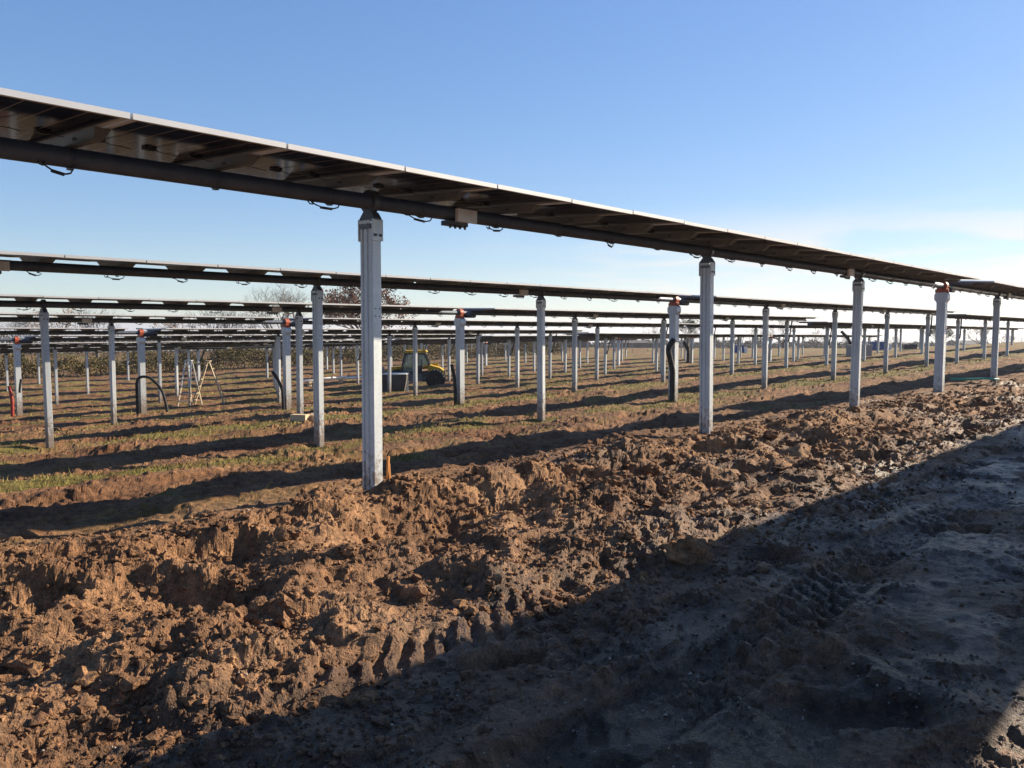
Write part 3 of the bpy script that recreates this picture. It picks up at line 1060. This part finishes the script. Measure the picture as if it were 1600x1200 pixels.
conduit([(p8 - .2, s8 - .2, gz(p8, s8) - .2), (p8 - .25, s8 - .25, gz(p8, s8) + 1.1), (p8 - .8, s8 - .7, gz(p8, s8) + 2.0)], .13, 'dark conduit bent over at the grey cabinet beyond the row gap')
conduit([(-2.9 * 0 - 36.9 - .2, 63.0, gz(-36.9, 63) - .2), (-37.1, 63.0, gz(-36.9, 63) + 1.2), (-37.4, 62.8, gz(-36.9, 63) + 1.9)], .16, 'dark conduit at the farthest visible orange drive of the sixth row')

# pale blocks at the foot of a post in the third row
bz_ = gz(-17.9, 11.4)
mb = MB().mat('cut_stone').box((0, 0, .10), (.42, .22, .20), Matrix.Rotation(.5, 3, 'Z'))
thing('stone_block', mb, 'pale stone block at the foot of a third row post, left one', 'block', (-17.62, 11.18, bz_ - .02))
mb = MB().mat('cut_stone').box((0, 0, .09), (.24, .2, .18), Matrix.Rotation(.15, 3, 'Z') @ Matrix.Rotation(.15, 3, 'X'))
thing('stone_block', mb, 'smaller pale stone block against the third row post, right one', 'block', (-17.50, 11.50, bz_ - .01))

# grey cabinet by a far drive post
mb = MB().mat('cabinet_grey').box((0, 0, .45), (1.7, .9, .9)).box((0, 0, .93), (1.8, 1.0, .06))
mb.mat('white_plastic').box((.35, -.1, 1.05), (.5, .3, .18))
mb.mat('dark_steel').box((0, 0, .04), (1.75, .95, .10))
thing('cabinet', mb, 'low grey cabinet beside a far drive post beyond the row gap', 'cabinet', (-23.6, 66.6, gz(-23.6, 66.6) - .02), R(42))

# white pipe lying on supports
ax, ay = -43.4, 27.6
bx_, by_ = -45.6, 34.6
za, zb_ = gz(ax, ay) + .32, gz(bx_, by_) + .34
mb = MB().mat('white_plastic').tube([(0, 0, za), (bx_ - ax, by_ - ay, zb_)], .085, 12).tube([(.3, 1.2, za + .13), (1.0 * (bx_ - ax) * .5, (by_ - ay) * .6, zb_ + .15)], .05, 10)
for t in (.12, .55, .93):
    x, y = (bx_ - ax) * t, (by_ - ay) * t
    mb.mat('cut_stone').box((x, y, za - .22), (.25, .2, .28))
thing('white_pipe', mb, 'long white pipe laid on blocks between the far posts', 'pipe', (ax, ay, 0))

# ladders
def stepladder(loc, rz, label, mat_, h=1.95, spread=.62, lower=None):
    root = link('stepladder', None, None, loc, (0, 0, rz))
    tag(root, label, 'stepladder', 'stepladders between the rows')
    for sgn, nm_, wd in ((-1, 'climbing_frame', .24), (1, 'support_frame', .22)):
        mb = MB().mat(mat_)
        for sx in (-1, 1):
            top = Vector((sgn * .05, sx * wd * .55, h))
            bot = Vector((sgn * spread, sx * wd * 1.25, -.05))
            mb.bar(bot, top, .055, .04)
            if lower:
                mb.mat(lower).bar(bot + Vector((sgn * .02, 0, 0)), bot.lerp(top, .45), .07, .06).mat(mat_)
        n_r = 6 if sgn < 0 else 3
        for k in range(1, n_r + 1):
            t = k / (n_r + .6)
            y1 = wd * (1.25 + (.55 - 1.25) * t)
            x = sgn * (spread + (.05 - spread) * t)
            mb.box((x, 0, -.05 + (h + .05) * t), (.07, 2 * y1, .028))
        link(nm_, mb.mesh(nm_), root)
    mb = MB().mat(mat_).box((0, 0, h + .01), (.20, .34, .03))
    link('top_step', mb.mesh('top_step'), root)
    return root


stepladder((-33.6, 16.8, gz(-33.6, 16.8)), R(50), 'pale wooden stepladder standing open between the rows', 'pale_wood', 1.95, .72)
stepladder((-34.6, 16.4, gz(-34.6, 16.4)), R(118), 'aluminium stepladder with pale wooden feet left of the wooden one', 'ladder_aluminium', 2.0, .45, 'pale_wood')

# stack of modules under dark wrap
mb = MB().mat('navy_sheet').box((0, 0, .50), (2.1, 1.05, .86))
thing_root = link('module_stack', None, None, (-32.0, 25.3, gz(-32.0, 25.3) - .02), (0, 0, R(43)))
tag(thing_root, 'dark blue wrapped stack of modules on a pallet before the telehandler', 'pallet')
link('wrap', mb.mesh('wrap'), thing_root)
for k in range(9):
    link('rib', (MB().mat('navy_sheet').box((0, 0, 0), (2.13, 1.075, .035)).mesh('rib') if k == 0 else bpy.data.meshes['rib']), thing_root, (0, 0, .13 + k * .092))
mb = MB().mat('white_plastic').box((0, 0, .955), (2.16, 1.1, .04))
link('top_sheet', mb.mesh('top_sheet'), thing_root)
mb = MB().mat('pale_wood')
for yy in (-.45, 0, .45):
    mb.box((0, yy, .03), (2.1, .1, .09))
link('pallet', mb.mesh('pallet'), thing_root)
mb = MB().mat('pale_wood').bar((.98, -.75, 0), (1.15, -.56, 1.0), .03)
link('prop', mb.mesh('prop'), thing_root)
mb = MB().mat('white_plastic').tube([(-.8, .1, .97), (-.85, .1, 1.75)], .035, 7)
mb.mat('grey_panel').box((-.55, 0, 1.06), (.5, .4, .16)).box((-.25, .1, 1.13), (.25, .3, .3))
tag(link('tool_heap', mb.mesh('tool_heap'), None, (-32.0, 25.3, gz(-32.0, 25.3) - .02), (0, 0, R(43))), 'grey tools heaped on the wrapped module stack', 'tools')

# telehandler
tl = link('telehandler', None, None, (-35.4, 30.2, gz(-35.4, 30.2) - .03), (0, 0, R(46)))
tl.scale = (1.1, 1.1, 1.12)
tag(tl, 'yellow and black telehandler working among the far rows', 'telehandler')
mb = MB().mat('grey_panel').box((-.1, 0, .62), (2.9, 1.0, .34)).box((-.25, -.52, .60), (1.1, .12, .42))
mb.mat('dark_steel').box((-.1, 0, .42), (2.7, .5, .14))
link('chassis', mb.mesh('chassis'), tl)
mb = MB().mat('yellow_paint').prism([(.62, .80), (1.40, .80), (1.40, .92), (1.22, 1.05), (.62, 1.22)], 'y', -.62, .62)
mb.mat('dark_steel').box((1.47, 0, .86), (.03, 1.1, .12))
link('engine_cover', mb.mesh('engine_cover'), tl)
mb = MB().mat('dark_steel')
xs0, xs1, xs2 = -.78, .30, .72
for yy in (-.56, .42):
    mb.bar((xs0, yy, .78), (xs0 + .22, yy, 1.80), .09)
    mb.bar((.02, yy, .70), (.02, yy, 1.80), .10)
    mb.bar((xs2 - .02, yy, 1.15), (xs2 - .30, yy, 1.80), .09)
    mb.bar((xs0, yy, .80), (xs2, yy, .80), .10)
    mb.bar((xs0 + .2, yy, 1.77), (xs2 - .3, yy, 1.77), .08)
mb.box((-.05, -.07, .66), (1.3, .95, .10))
mb.box((.12, -.07, 1.02), (.34, .42, .30)).box((.28, -.07, 1.28), (.10, .42, .45))
link('cab_frame', mb.mesh('cab_frame'), tl)
m, n, l, b = new_mat('cab_glass')
no = noise_node(n, l, 3, 3)
l.new(ramp(n, l, no.outputs['Fac'], [(0.3, (0.45, 0.58, 0.57)), (0.7, (0.62, 0.72, 0.70))]), b.inputs['Base Color'])
set_in(b, Roughness=0.08)
b.inputs['Transmission Weight'].default_value = 0.85
for nm_, a, c in (('windscreen', (xs0 + .03, -.07, .84), (xs0 + .21, -.07, 1.76)),):
    mb = MB().mat('cab_glass').bar(a, c, .92, .02)
    link(nm_, mb.mesh(nm_), tl)
for yy, nm_ in ((-.575, 'side_window'), (.435, 'side_window')):
    mb = MB().mat('cab_glass').prism([(xs0 + .06, .84), (-.02, .84), (-.02, 1.76), (xs0 + .24, 1.76)], 'y', yy - .006, yy + .006)
    link(nm_, mb.mesh(nm_), tl)
    mb = MB().mat('cab_glass').prism([(.07, 1.16), (xs2 - .08, 1.16), (xs2 - .33, 1.76), (.07, 1.76)], 'y', yy - .006, yy + .006)
    link('rear_window', mb.mesh('rear_window'), tl)
mb = MB().mat('yellow_paint').prism([(-.62, 1.80), (.50, 1.80), (.56, 1.86), (.50, 1.93), (-.55, 1.93), (-.64, 1.87)], 'y', -.60, .46)
mb.box((.40, -.45, 1.965), (.16, .12, .07))
link('roof', mb.mesh('roof'), tl)
mb = MB().mat('yellow_paint').bar((1.1, .60, 1.12), (-1.45, .60, .92), .20, .24)
mb.mat('dark_steel').bar((-1.4, .60, .93), (-1.9, .60, .62), .15, .18)
link('boom', mb.mesh('boom'), tl)
mb = MB().mat('dark_steel').box((-1.95, .1, .55), (.08, 1.1, .5)).box((-2.4, -.25, .33), (.95, .10, .05)).box((-2.4, .45, .33), (.95, .10, .05))
link('fork_carriage', mb.mesh('fork_carriage'), tl)
mb = MB().mat('yellow_paint').box((-1.25, -.15, .80), (.55, .7, .22))
link('front_hood', mb.mesh('front_hood'), tl)


def lathe(mb, prof2, axis_y0, k=28):
    vs, fs = [], []
    for (r, y) in prof2:
        for j in range(k):
            a = 2 * math.pi * j / k
            vs.append((r * math.cos(a), y + axis_y0, r * math.sin(a)))
    for i in range(len(prof2) - 1):
        for j in range(k):
            jn = (j + 1) % k
            fs.append((i * k + j, i * k + jn, (i + 1) * k + jn, (i + 1) * k + j))
    mb._add(vs, fs, True)


tyre = MB().mat('black_rubber')
lathe(tyre, [(.24, -.15), (.40, -.16), (.455, -.13), (.47, -.06), (.47, .06), (.455, .13), (.40, .16), (.24, .15)], 0)
for j in range(20):
    a = 2 * math.pi * j / 20
    for sy in (-1, 1):
        aa = a + (.15 if sy > 0 else 0)
        tyre.box((.478 * math.cos(aa), sy * .08, .478 * math.sin(aa)), (.035, .15, .055), Matrix.Rotation(-aa, 3, 'Y') @ Matrix.Rotation(sy * .5, 3, 'X'))
rim = MB().mat('mud_stain')
lathe(rim, [(.02, -.10), (.10, -.10), (.13, -.05), (.20, -.05), (.245, -.14), (.245, .14), (.20, .05), (.02, .05)], 0)
hub = MB().mat('dark_steel')
hub.tube([(0, -.13, 0), (0, .05, 0)], .07, 12)
ME_T, ME_R, ME_H = tyre.mesh('tyre'), rim.mesh('rim'), hub.mesh('hub')
for wx in (-.95, 1.0):
    for wy in (-.66, .66):
        wobj = link('wheel', ME_T, tl, (wx, wy, .49), (0, random.random(), 0 if wy < 0 else math.pi))
        link('rim', ME_R, wobj)
        link('hub', ME_H, wobj)

# teal strap and a white scrap near the last posts of the nearest row
mb = MB().mat('teal_strap').tube([(0, 0, .02), (-.3, -.25, .05), (-.7, -.5, .03), (-1.1, -.9, .03)], .03, 6)
thing('teal_strap', mb, 'teal strap trailing on the mud at a far post of the nearest row', 'strap', (-5.75, 28.0, gz(-5.75, 28.0) + .02))
mb = MB().mat('white_plastic').tube([(0, 0, .03), (.5, .5, .05), (1.2, 1.1, .03)], .03, 7)
thing('pipe_offcut', mb, 'short white pipe offcut lying on dark mud at the right edge', 'pipe', (-5.0, 33.5, gz(-5.0, 33.5) + .03))

# blue bundles at the far edge of the field
for (p, s, w, h, m_, rz, lab) in ((-51.5, 100.5, 1.3, .95, 'blue_sheet', .7, 'small blue wrapped bundle at the far edge, left of the larger one'),
                                  (-34.0, 102.5, 1.75, .95, 'blue_sheet', .7, 'larger blue wrapped bundle at the far right edge of the field'),
                                  (-31.0, 104.0, 1.5, .55, 'navy_sheet', .7, 'low dark bundle right of the larger blue bundle')):
    mb = MB().mat(m_).box((0, 0, h / 2 + .08), (w, 1.1, h)).box((0, 0, h + .09), (w + .06, 1.14, .03))
    mb.mat('pale_wood').box((0, 0, .04), (w, 1.1, .08))
    if m_ == 'blue_sheet':
        mb.mat('white_plastic').box((w / 2 + .3, 0, .35), (.4, .7, .7))
    thing('wrapped_bundle', mb, lab, 'bundle', (p, s, gz(p, s)), rz)

# ---------------------------------------------------------------- fence, buildings
fr = link('wire_fence', None, None, (-65.5, 60, gz(-65.5, 60)))
tag(fr, 'thin wire fence with steel posts along the far field edge', 'fence')
ME_FP = MB().mat('fence_steel').tube([(0, 0, -.3), (0, 0, 1.95)], .035, 6).mesh('fence_post')
prev = None
mbw = MB().mat('fence_steel')
for k in range(24):
    s = 44 + k * 4.0
    zz = gz(-65.5, s) - gz(-65.5, 60)
    link('fence_post', ME_FP, fr, (0, s - 60, zz))
    if prev is not None:
        for hh in (.2, .6, 1.0, 1.4, 1.85):
            mbw.tube([(0, prev[0], prev[1] + hh), (0, s - 60, zz + hh)], .008, 3, False)
    prev = (s - 60, zz)
link('wires', mbw.mesh('wires'), fr)


def building(name, label, loc, rz, L, W, H, roof, wall_m, roof_m, wins):
    root = link(name, None, None, loc, (0, 0, rz))
    tag(root, label, 'building')
    link('wall', MB().mat(wall_m).box((0, 0, H / 2 - .3), (L, W, H + .6)).mesh('wall'), root)
    link('roof', MB().mat(roof_m).prism([(-W / 2 - .3, H), (W / 2 + .3, H), (W / 2 + .3, H + .1), (0, H + roof), (-W / 2 - .3, H + .1)], 'x', -L / 2 - .3, L / 2 + .3).mesh('roof'), root)
    for k in range(wins):
        x = -L / 2 + (k + .5) * L / wins
        link('window', MB().mat('dark_roof').box((x, -W / 2 - .02, H * .55), (L / wins * .35, .06, H * .35)).mesh('window'), root)
    return root


def far(x_deg, Y):
    """ground point at an angle right of the view axis and a depth along it"""
    t = math.tan(R(x_deg))
    yw = R(42.79)
    p = Y * (t * math.cos(yw) - math.sin(yw))
    s = Y * (t * math.sin(yw) + math.cos(yw))
    return p, s, float(base_z(np.array(p), np.array(s)))


p, s, z = far(4.6, 165)
building('barn', 'dark brown barn behind the wire fence', (p, s, z), R(38), 4.2, 4, 2.9, .5, 'brown_wall', 'dark_roof', 1)
p, s, z = far(8.8, 215)
building('long_shed', 'long low dark shed among trees beyond the fence', (p, s, z), R(48), 13, 6, 1.9, .8, 'brown_wall', 'dark_roof', 7)
for k, (xd, Y, L, H, lab) in enumerate(((26.6, 330, 16, 3.5, 'low white farmhouse in the haze, left of the two at right'), (29.4, 300, 14, 4.0, 'white farmhouse in the haze near the right edge'),
                                        (21.5, 380, 12, 3.2, 'small pale house far off between the posts'))):
    p, s, z = far(xd, Y)
    building('farmhouse', lab, (p, s, z), R(50 + 9 * k), L, 8, H, 1.5, 'white_wall', 'dark_roof', 4)

# ---------------------------------------------------------------- trees


def grow(mb, tips, pos, d, length, r, depth, rnd, spread, up):
    segs = 3 if depth > 1 else 2
    pts, rads = [pos], [r]
    cur, dd = pos, d
    for i in range(segs):
        dd = (dd + Vector((rnd.gauss(0, .16), rnd.gauss(0, .16), rnd.gauss(.03 * up, .10)))).normalized()
        cur = cur + dd * (length / segs)
        pts.append(cur)
        rads.append(max(r * (1 - .30 * (i + 1) / segs), .006))
    mb.tube(pts, rads, 6 if depth > 3 else 3, False)
    if depth <= 0:
        tips.append(cur)
        return
    nb = 3 if depth >= 2 else 4
    for k in range(nb):
        t = rnd.uniform(.45, 1.0) if k else 1.0
        i = min(int(t * segs), segs - 1)
        q = pts[i].lerp(pts[i + 1], t * segs - i)
        ax = dd.orthogonal().normalized()
        ax.rotate(Matrix.Rotation(rnd.uniform(0, 6.283), 3, dd))
        nd = (dd + ax * rnd.uniform(.5, 1.0) * spread + Vector((0, 0, .12 * up))).normalized()
        grow(mb, tips, q, nd, length * rnd.uniform(.62, .84), rads[i + 1] * (.78 if k == 0 else rnd.uniform(.5, .68)), depth - 1, rnd, spread, up)


def tree(loc, h, label, seed, kind='bare', depth=5, spread=1.0, group='trees beyond the field'):
    rnd = random.Random(seed)
    root = link('%s_tree' % {'bare': 'bare', 'oak': 'oak', 'green': 'evergreen', 'dry': 'brown_leaved'}[kind], None, None, loc, (0, 0, rnd.random() * 6))
    tag(root, label, 'tree', group)
    mb, tips = MB().mat('bare_bark'), []
    th_ = h * .16
    mb.tube([(0, 0, -.4), (.03, 0, th_ * .5), (0, .04, th_)], [h * .035, h * .028, h * .026], 8, False)
    limbs = 6 if kind in ('bare', 'dry') else 7
    for k in range(limbs):
        a = 6.283 * k / limbs + rnd.uniform(-.3, .3)
        tiltv = rnd.uniform(.35, 1.0) * spread
        d = Vector((math.cos(a) * tiltv, math.sin(a) * tiltv, 1)).normalized()
        grow(mb, tips, Vector((0, .04, th_ * rnd.uniform(.75, 1))), d, h * .30, h * .016, depth - 1, rnd, .85 * spread, 1)
    top = max(t.z for t in tips)
    k = h / top
    wk = (.5 + .5 * k) * (.86 if kind == 'oak' else 1)
    mb.v = [(x * wk, y * wk, z * k if z > 0 else z) for x, y, z in mb.v]
    link('trunk', mb.mesh('trunk'), root)
    if kind != 'bare':
        r2 = np.random.default_rng(seed)
        T = np.array([(t.x * wk, t.y * wk, t.z * k) for t in tips])
        per = {'oak': 16, 'green': 26, 'dry': 7}[kind]
        C = np.repeat(T, per, 0) + r2.normal(0, h * .028, (len(T) * per, 3))
        sel = fbm(C[:, 0] * .8 + seed, C[:, 1] * .8 + C[:, 2] * .9, 2, 5) > (-.18 if kind != 'dry' else -.02)
        C = C[sel]
        nq = len(C)
        u = r2.normal(0, 1, (nq, 3))
        u /= np.linalg.norm(u, axis=1)[:, None]
        v = np.cross(u, r2.normal(0, 1, (nq, 3)))
        v /= np.linalg.norm(v, axis=1)[:, None]
        sz = h * .012 * (0.6 + .8 * r2.random((nq, 1)))
        V = np.stack([C - u * sz, C + v * sz * .7, C + u * sz, C - v * sz * .7], 1).reshape(-1, 3)
        F = np.arange(nq * 4).reshape(-1, 4)
        mt = {'oak': 'oak_leaf', 'green': 'evergreen_leaf', 'dry': 'dry_leaf'}[kind]
        link('crown', np_mesh('crown', V, F, [mt]), root)
    return root


def tree_at(xd, Y, h, label, seed, **kw):
    p, s, z = far(xd, Y)
    return tree((p, s, z), h, label, seed, **kw)


tree_at(-15.9, 96, 10.0, 'large bare spreading tree left of the brown oak', 1, depth=6, spread=1.15)
tree_at(-10.4, 104, 9.9, 'big oak with brown withered leaves behind the nearest post', 2, kind='oak', depth=5, spread=1.15)
tree_at(-29.6, 88, 6.2, 'brown leaved tree at the far left between the panel rows', 3, kind='dry', depth=4)
tree_at(-31.4, 92, 6.0, 'low bare tree at the extreme left edge', 4, depth=5)
tree_at(-27.2, 95, 6.8, 'bare tree right of the brown leaved one at far left', 5, depth=5)
tree_at(-22.3, 92, 5.6, 'small brown leaved tree above the arching conduit', 6, kind='dry', depth=4)
tree_at(-20.0, 95, 7.2, 'bare tree above the stepladders', 7, depth=5)
tree_at(-18.6, 100, 6.0, 'small leafless tree between the stepladders and the large bare tree', 8, depth=5)
tree_at(-2.9, 190, 4.5, 'distant bush-like bare tree above the third row drive post', 9, depth=4)
tree_at(9.9, 175, 5.2, 'round bare tree right of the long shed', 10, depth=5)
tree_at(12.3, 160, 6.0, 'dark evergreen beside the second row drive post', 11, kind='green', depth=4)
tree_at(18.6, 150, 6.4, 'bare tree with dark forked limbs left of the third nearest post', 12, depth=5)
tree_at(17.0, 190, 6.5, 'misty bare tree left of the dark forked one', 13, depth=5)
tree_at(20.6, 200, 6.2, 'bare tree right of the dark forked one', 14, depth=5)
tree_at(22.6, 220, 6.0, 'faint bare tree behind the grey cabinet', 15, depth=5)
tree_at(28.0, 180, 6.0, 'dark evergreen between the last posts at right', 16, kind='green', depth=4)
tree_at(30.2, 190, 7.2, 'tall faint tree near the right edge', 17, kind='dry', depth=4)
tree_at(25.2, 240, 6.0, 'bare tree behind the larger blue bundle', 18, depth=5)
tree_at(31.6, 230, 7.0, 'bare tree at the extreme right edge', 19, depth=5)


# hedge of brambles and shrubs along the field's long side: one line of foliage over stems
def hedge(p0, s0, s1, h, w, nleaf, label, seed, size):
    r2 = np.random.default_rng(seed)
    root = link('hedge', None, None, (p0, (s0 + s1) / 2, float(base_z(np.array(p0), np.array((s0 + s1) / 2)))))
    tag(root, label, 'hedge')
    y = r2.uniform(s0, s1, nleaf)
    hh = h * (.60 + .8 * fbm(y * .22, y * 0 + seed, 3, 7) + .35 * pn(y * .9, y * 0, 8)).clip(.2, 1.5)
    t = r2.random(nleaf) ** .6
    x = r2.normal(0, 1, nleaf) * w * (1.1 - .5 * t)
    z = t * hh + base_z(np.full(nleaf, p0), y) - root.location.z
    keep = fbm(x * .9, y * .7 + z * 1.3, 2, 9) > -.30
    C = np.stack([x, y - (s0 + s1) / 2, z], 1)[keep]
    nq = len(C)
    u = r2.normal(0, 1, (nq, 3))
    u /= np.linalg.norm(u, axis=1)[:, None]
    v = np.cross(u, r2.normal(0, 1, (nq, 3)))
    v /= np.linalg.norm(v, axis=1)[:, None]
    sz = size * (.5 + .9 * r2.random((nq, 1)))
    V = np.stack([C - u * sz, C + v * sz * .6, C + u * sz, C - v * sz * .6], 1).reshape(-1, 3)
    link('foliage', np_mesh('foliage', V, np.arange(nq * 4).reshape(-1, 4), ['hedge_leaf']), root)
    mb = MB().mat('bare_bark')
    rn = random.Random(seed)
    for k in range(int((s1 - s0) * 5)):
        yy = rn.uniform(s0, s1)
        xx = rn.gauss(0, w * .8)
        zz = float(np.interp(p0, BP, BZ) + np.interp(p0, BP, BG) * yy) + EYE - root.location.z
        a = Vector((xx, yy - (s0 + s1) / 2, zz - .1))
        b2 = a + Vector((rn.gauss(0, .4), rn.gauss(0, .5), h * rn.uniform(.5, 1.25)))
        mb.tube([a, a.lerp(b2, .5) + Vector((rn.gauss(0, .12), rn.gauss(0, .12), 0)), b2], [.03, .02, .008], 3, False)
    link('stems', mb.mesh('stems'), root)


hedge(-70.0, 4, 46, 2.5, 1.2, 46000, 'rough hedge of brambles and brown shrubs along the left field edge', 31, .075)
hedge(-71.5, 46, 88, 2.6, 1.3, 24000, 'dark leafless hedge behind the telehandler', 32, .09)


# far woods and hills
def wood(xd0, xd1, Y, h, n_, label, seed):
    r2 = np.random.default_rng(seed)
    xd = r2.uniform(xd0, xd1, n_)
    Yv = Y * r2.uniform(.92, 1.12, n_)
    t = np.tan(np.radians(xd))
    yw = R(42.79)
    p = Yv * (t * math.cos(yw) - math.sin(yw))
    s = Yv * (t * math.sin(yw) + math.cos(yw))
    hh = h * (.65 + .55 * fbm(xd * 1.1, xd * 0 + seed, 4, 17)).clip(.15, 1.4)
    z = base_z(p, s) + r2.random(n_) ** .7 * hh
    C = np.stack([p, s, z], 1)
    u = r2.normal(0, 1, (n_, 3)); u /= np.linalg.norm(u, axis=1)[:, None]
    v = np.cross(u, r2.normal(0, 1, (n_, 3))); v /= np.linalg.norm(v, axis=1)[:, None]
    sz = Y * .0011 * (.5 + r2.random((n_, 1)))
    V = np.stack([C - u * sz, C + v * sz * .6, C + u * sz, C - v * sz * .6], 1).reshape(-1, 3)
    tag(link('far_wood', np_mesh('far_wood', V, np.arange(n_ * 4).reshape(-1, 4), ['wood_far'])), label, 'wood', kind='stuff')


wood(-35, -5, 118, 3.6, 26000, 'brown leafless scrub behind the hedges', 44)
wood(9, 38, 300, 6.5, 24000, 'hazy leafless wood along the right horizon', 41)
wood(-8, 12, 260, 4.0, 12000, 'hazy low wood along the middle horizon', 42)
wood(-10, 40, 700, 15, 16000, 'faint far treeline along the right horizon', 43)

hx = np.linspace(-75, 60, 180)
for dist, hmax, seed, lab in ((5200, 165, 3, 'pale blue hills on the horizon'), (8200, 320, 9, 'fainter range of hills behind the first')):
    t = np.radians(hx - 42.79)
    prof_h = hmax * (.70 + .55 * fbm(hx * .09, hx * 0 + seed, 4, seed))
    X, Y = dist * np.sin(t), dist * np.cos(t)
    rowsv = []
    for kx, kz in ((.86, 0), (.93, .62), (1.0, 1.0), (1.10, .5), (1.2, 0)):
        rowsv.append(np.stack([X * kx, Y * kx, -.036 * dist - 20 + (prof_h + 20) * kz * (1 + .12 * pn(hx * .6, hx * 0 + kx * 30, 4))], 1))
    V = np.concatenate(rowsv)
    nn = len(hx)
    F = np.array([(a * nn + j, a * nn + j + 1, (a + 1) * nn + j + 1, (a + 1) * nn + j) for a in range(4) for j in range(nn - 1)])
    tag(link('hills', np_mesh('hills', V, F, ['hill_woods'], True)), lab, kind='structure')

# ---------------------------------------------------------------- short grass
N = 200000
rr = 7 * np.exp(rng.random(N) * math.log(9))
tt = np.radians(-42.79 + (rng.random(N) - .5) * 84)
P_, S_ = rr * np.sin(tt), rr * np.cos(tt)
gm = grass_mask(P_, S_)
keep = (P_ < -6.6) & (gm > .25 + .6 * rng.random(N)) & (fbm(P_ * 3, S_ * 3, 2, 55) > -.12)
P_, S_, rr = P_[keep][:70000], S_[keep][:70000], rr[keep][:70000]
n_ = len(P_)
Z_ = ground_z(P_, S_)
a = rng.random(n_) * 6.283
hgt = .045 * np.exp(.4 * rng.standard_normal(n_)) * (1 + .01 * rr)
wd = .0035 * (1 + .10 * rr)
lean = rng.normal(0, .5, (n_, 2)) * hgt[:, None]
A = np.stack([P_ - np.cos(a) * wd, S_ - np.sin(a) * wd, Z_ - .005], 1)
B = np.stack([P_ + np.cos(a) * wd, S_ + np.sin(a) * wd, Z_ - .005], 1)
Cc = np.stack([P_ + lean[:, 0], S_ + lean[:, 1], Z_ + hgt], 1)
V = np.stack([A, B, Cc], 1).reshape(-1, 3)
tag(link('short_grass', np_mesh('short_grass', V, np.arange(n_ * 3).reshape(-1, 3), ['grass_blade'])), 'short yellow green grass along the post lines', 'grass', kind='stuff')

# ---------------------------------------------------------------- haze
m = bpy.data.materials.new('haze_air')
m.use_nodes = True
m.node_tree.nodes.clear()
ho = m.node_tree.nodes.new('ShaderNodeOutputMaterial')
hv = m.node_tree.nodes.new('ShaderNodeVolumePrincipled')
hv.inputs['Color'].default_value = (0.86, 0.90, 0.96, 1)
hv.inputs['Density'].default_value = 0.0003
hv.inputs['Anisotropy'].default_value = 0.3
m.node_tree.links.new(hv.outputs[0], ho.inputs['Volume'])
MATS['haze_air'] = m
hb = MB().mat('haze_air').box((0, 0, -255), (21000, 21000, 590))
tag(link('haze', hb.mesh('haze')), 'thin pale haze over the fields', 'haze', kind='stuff')
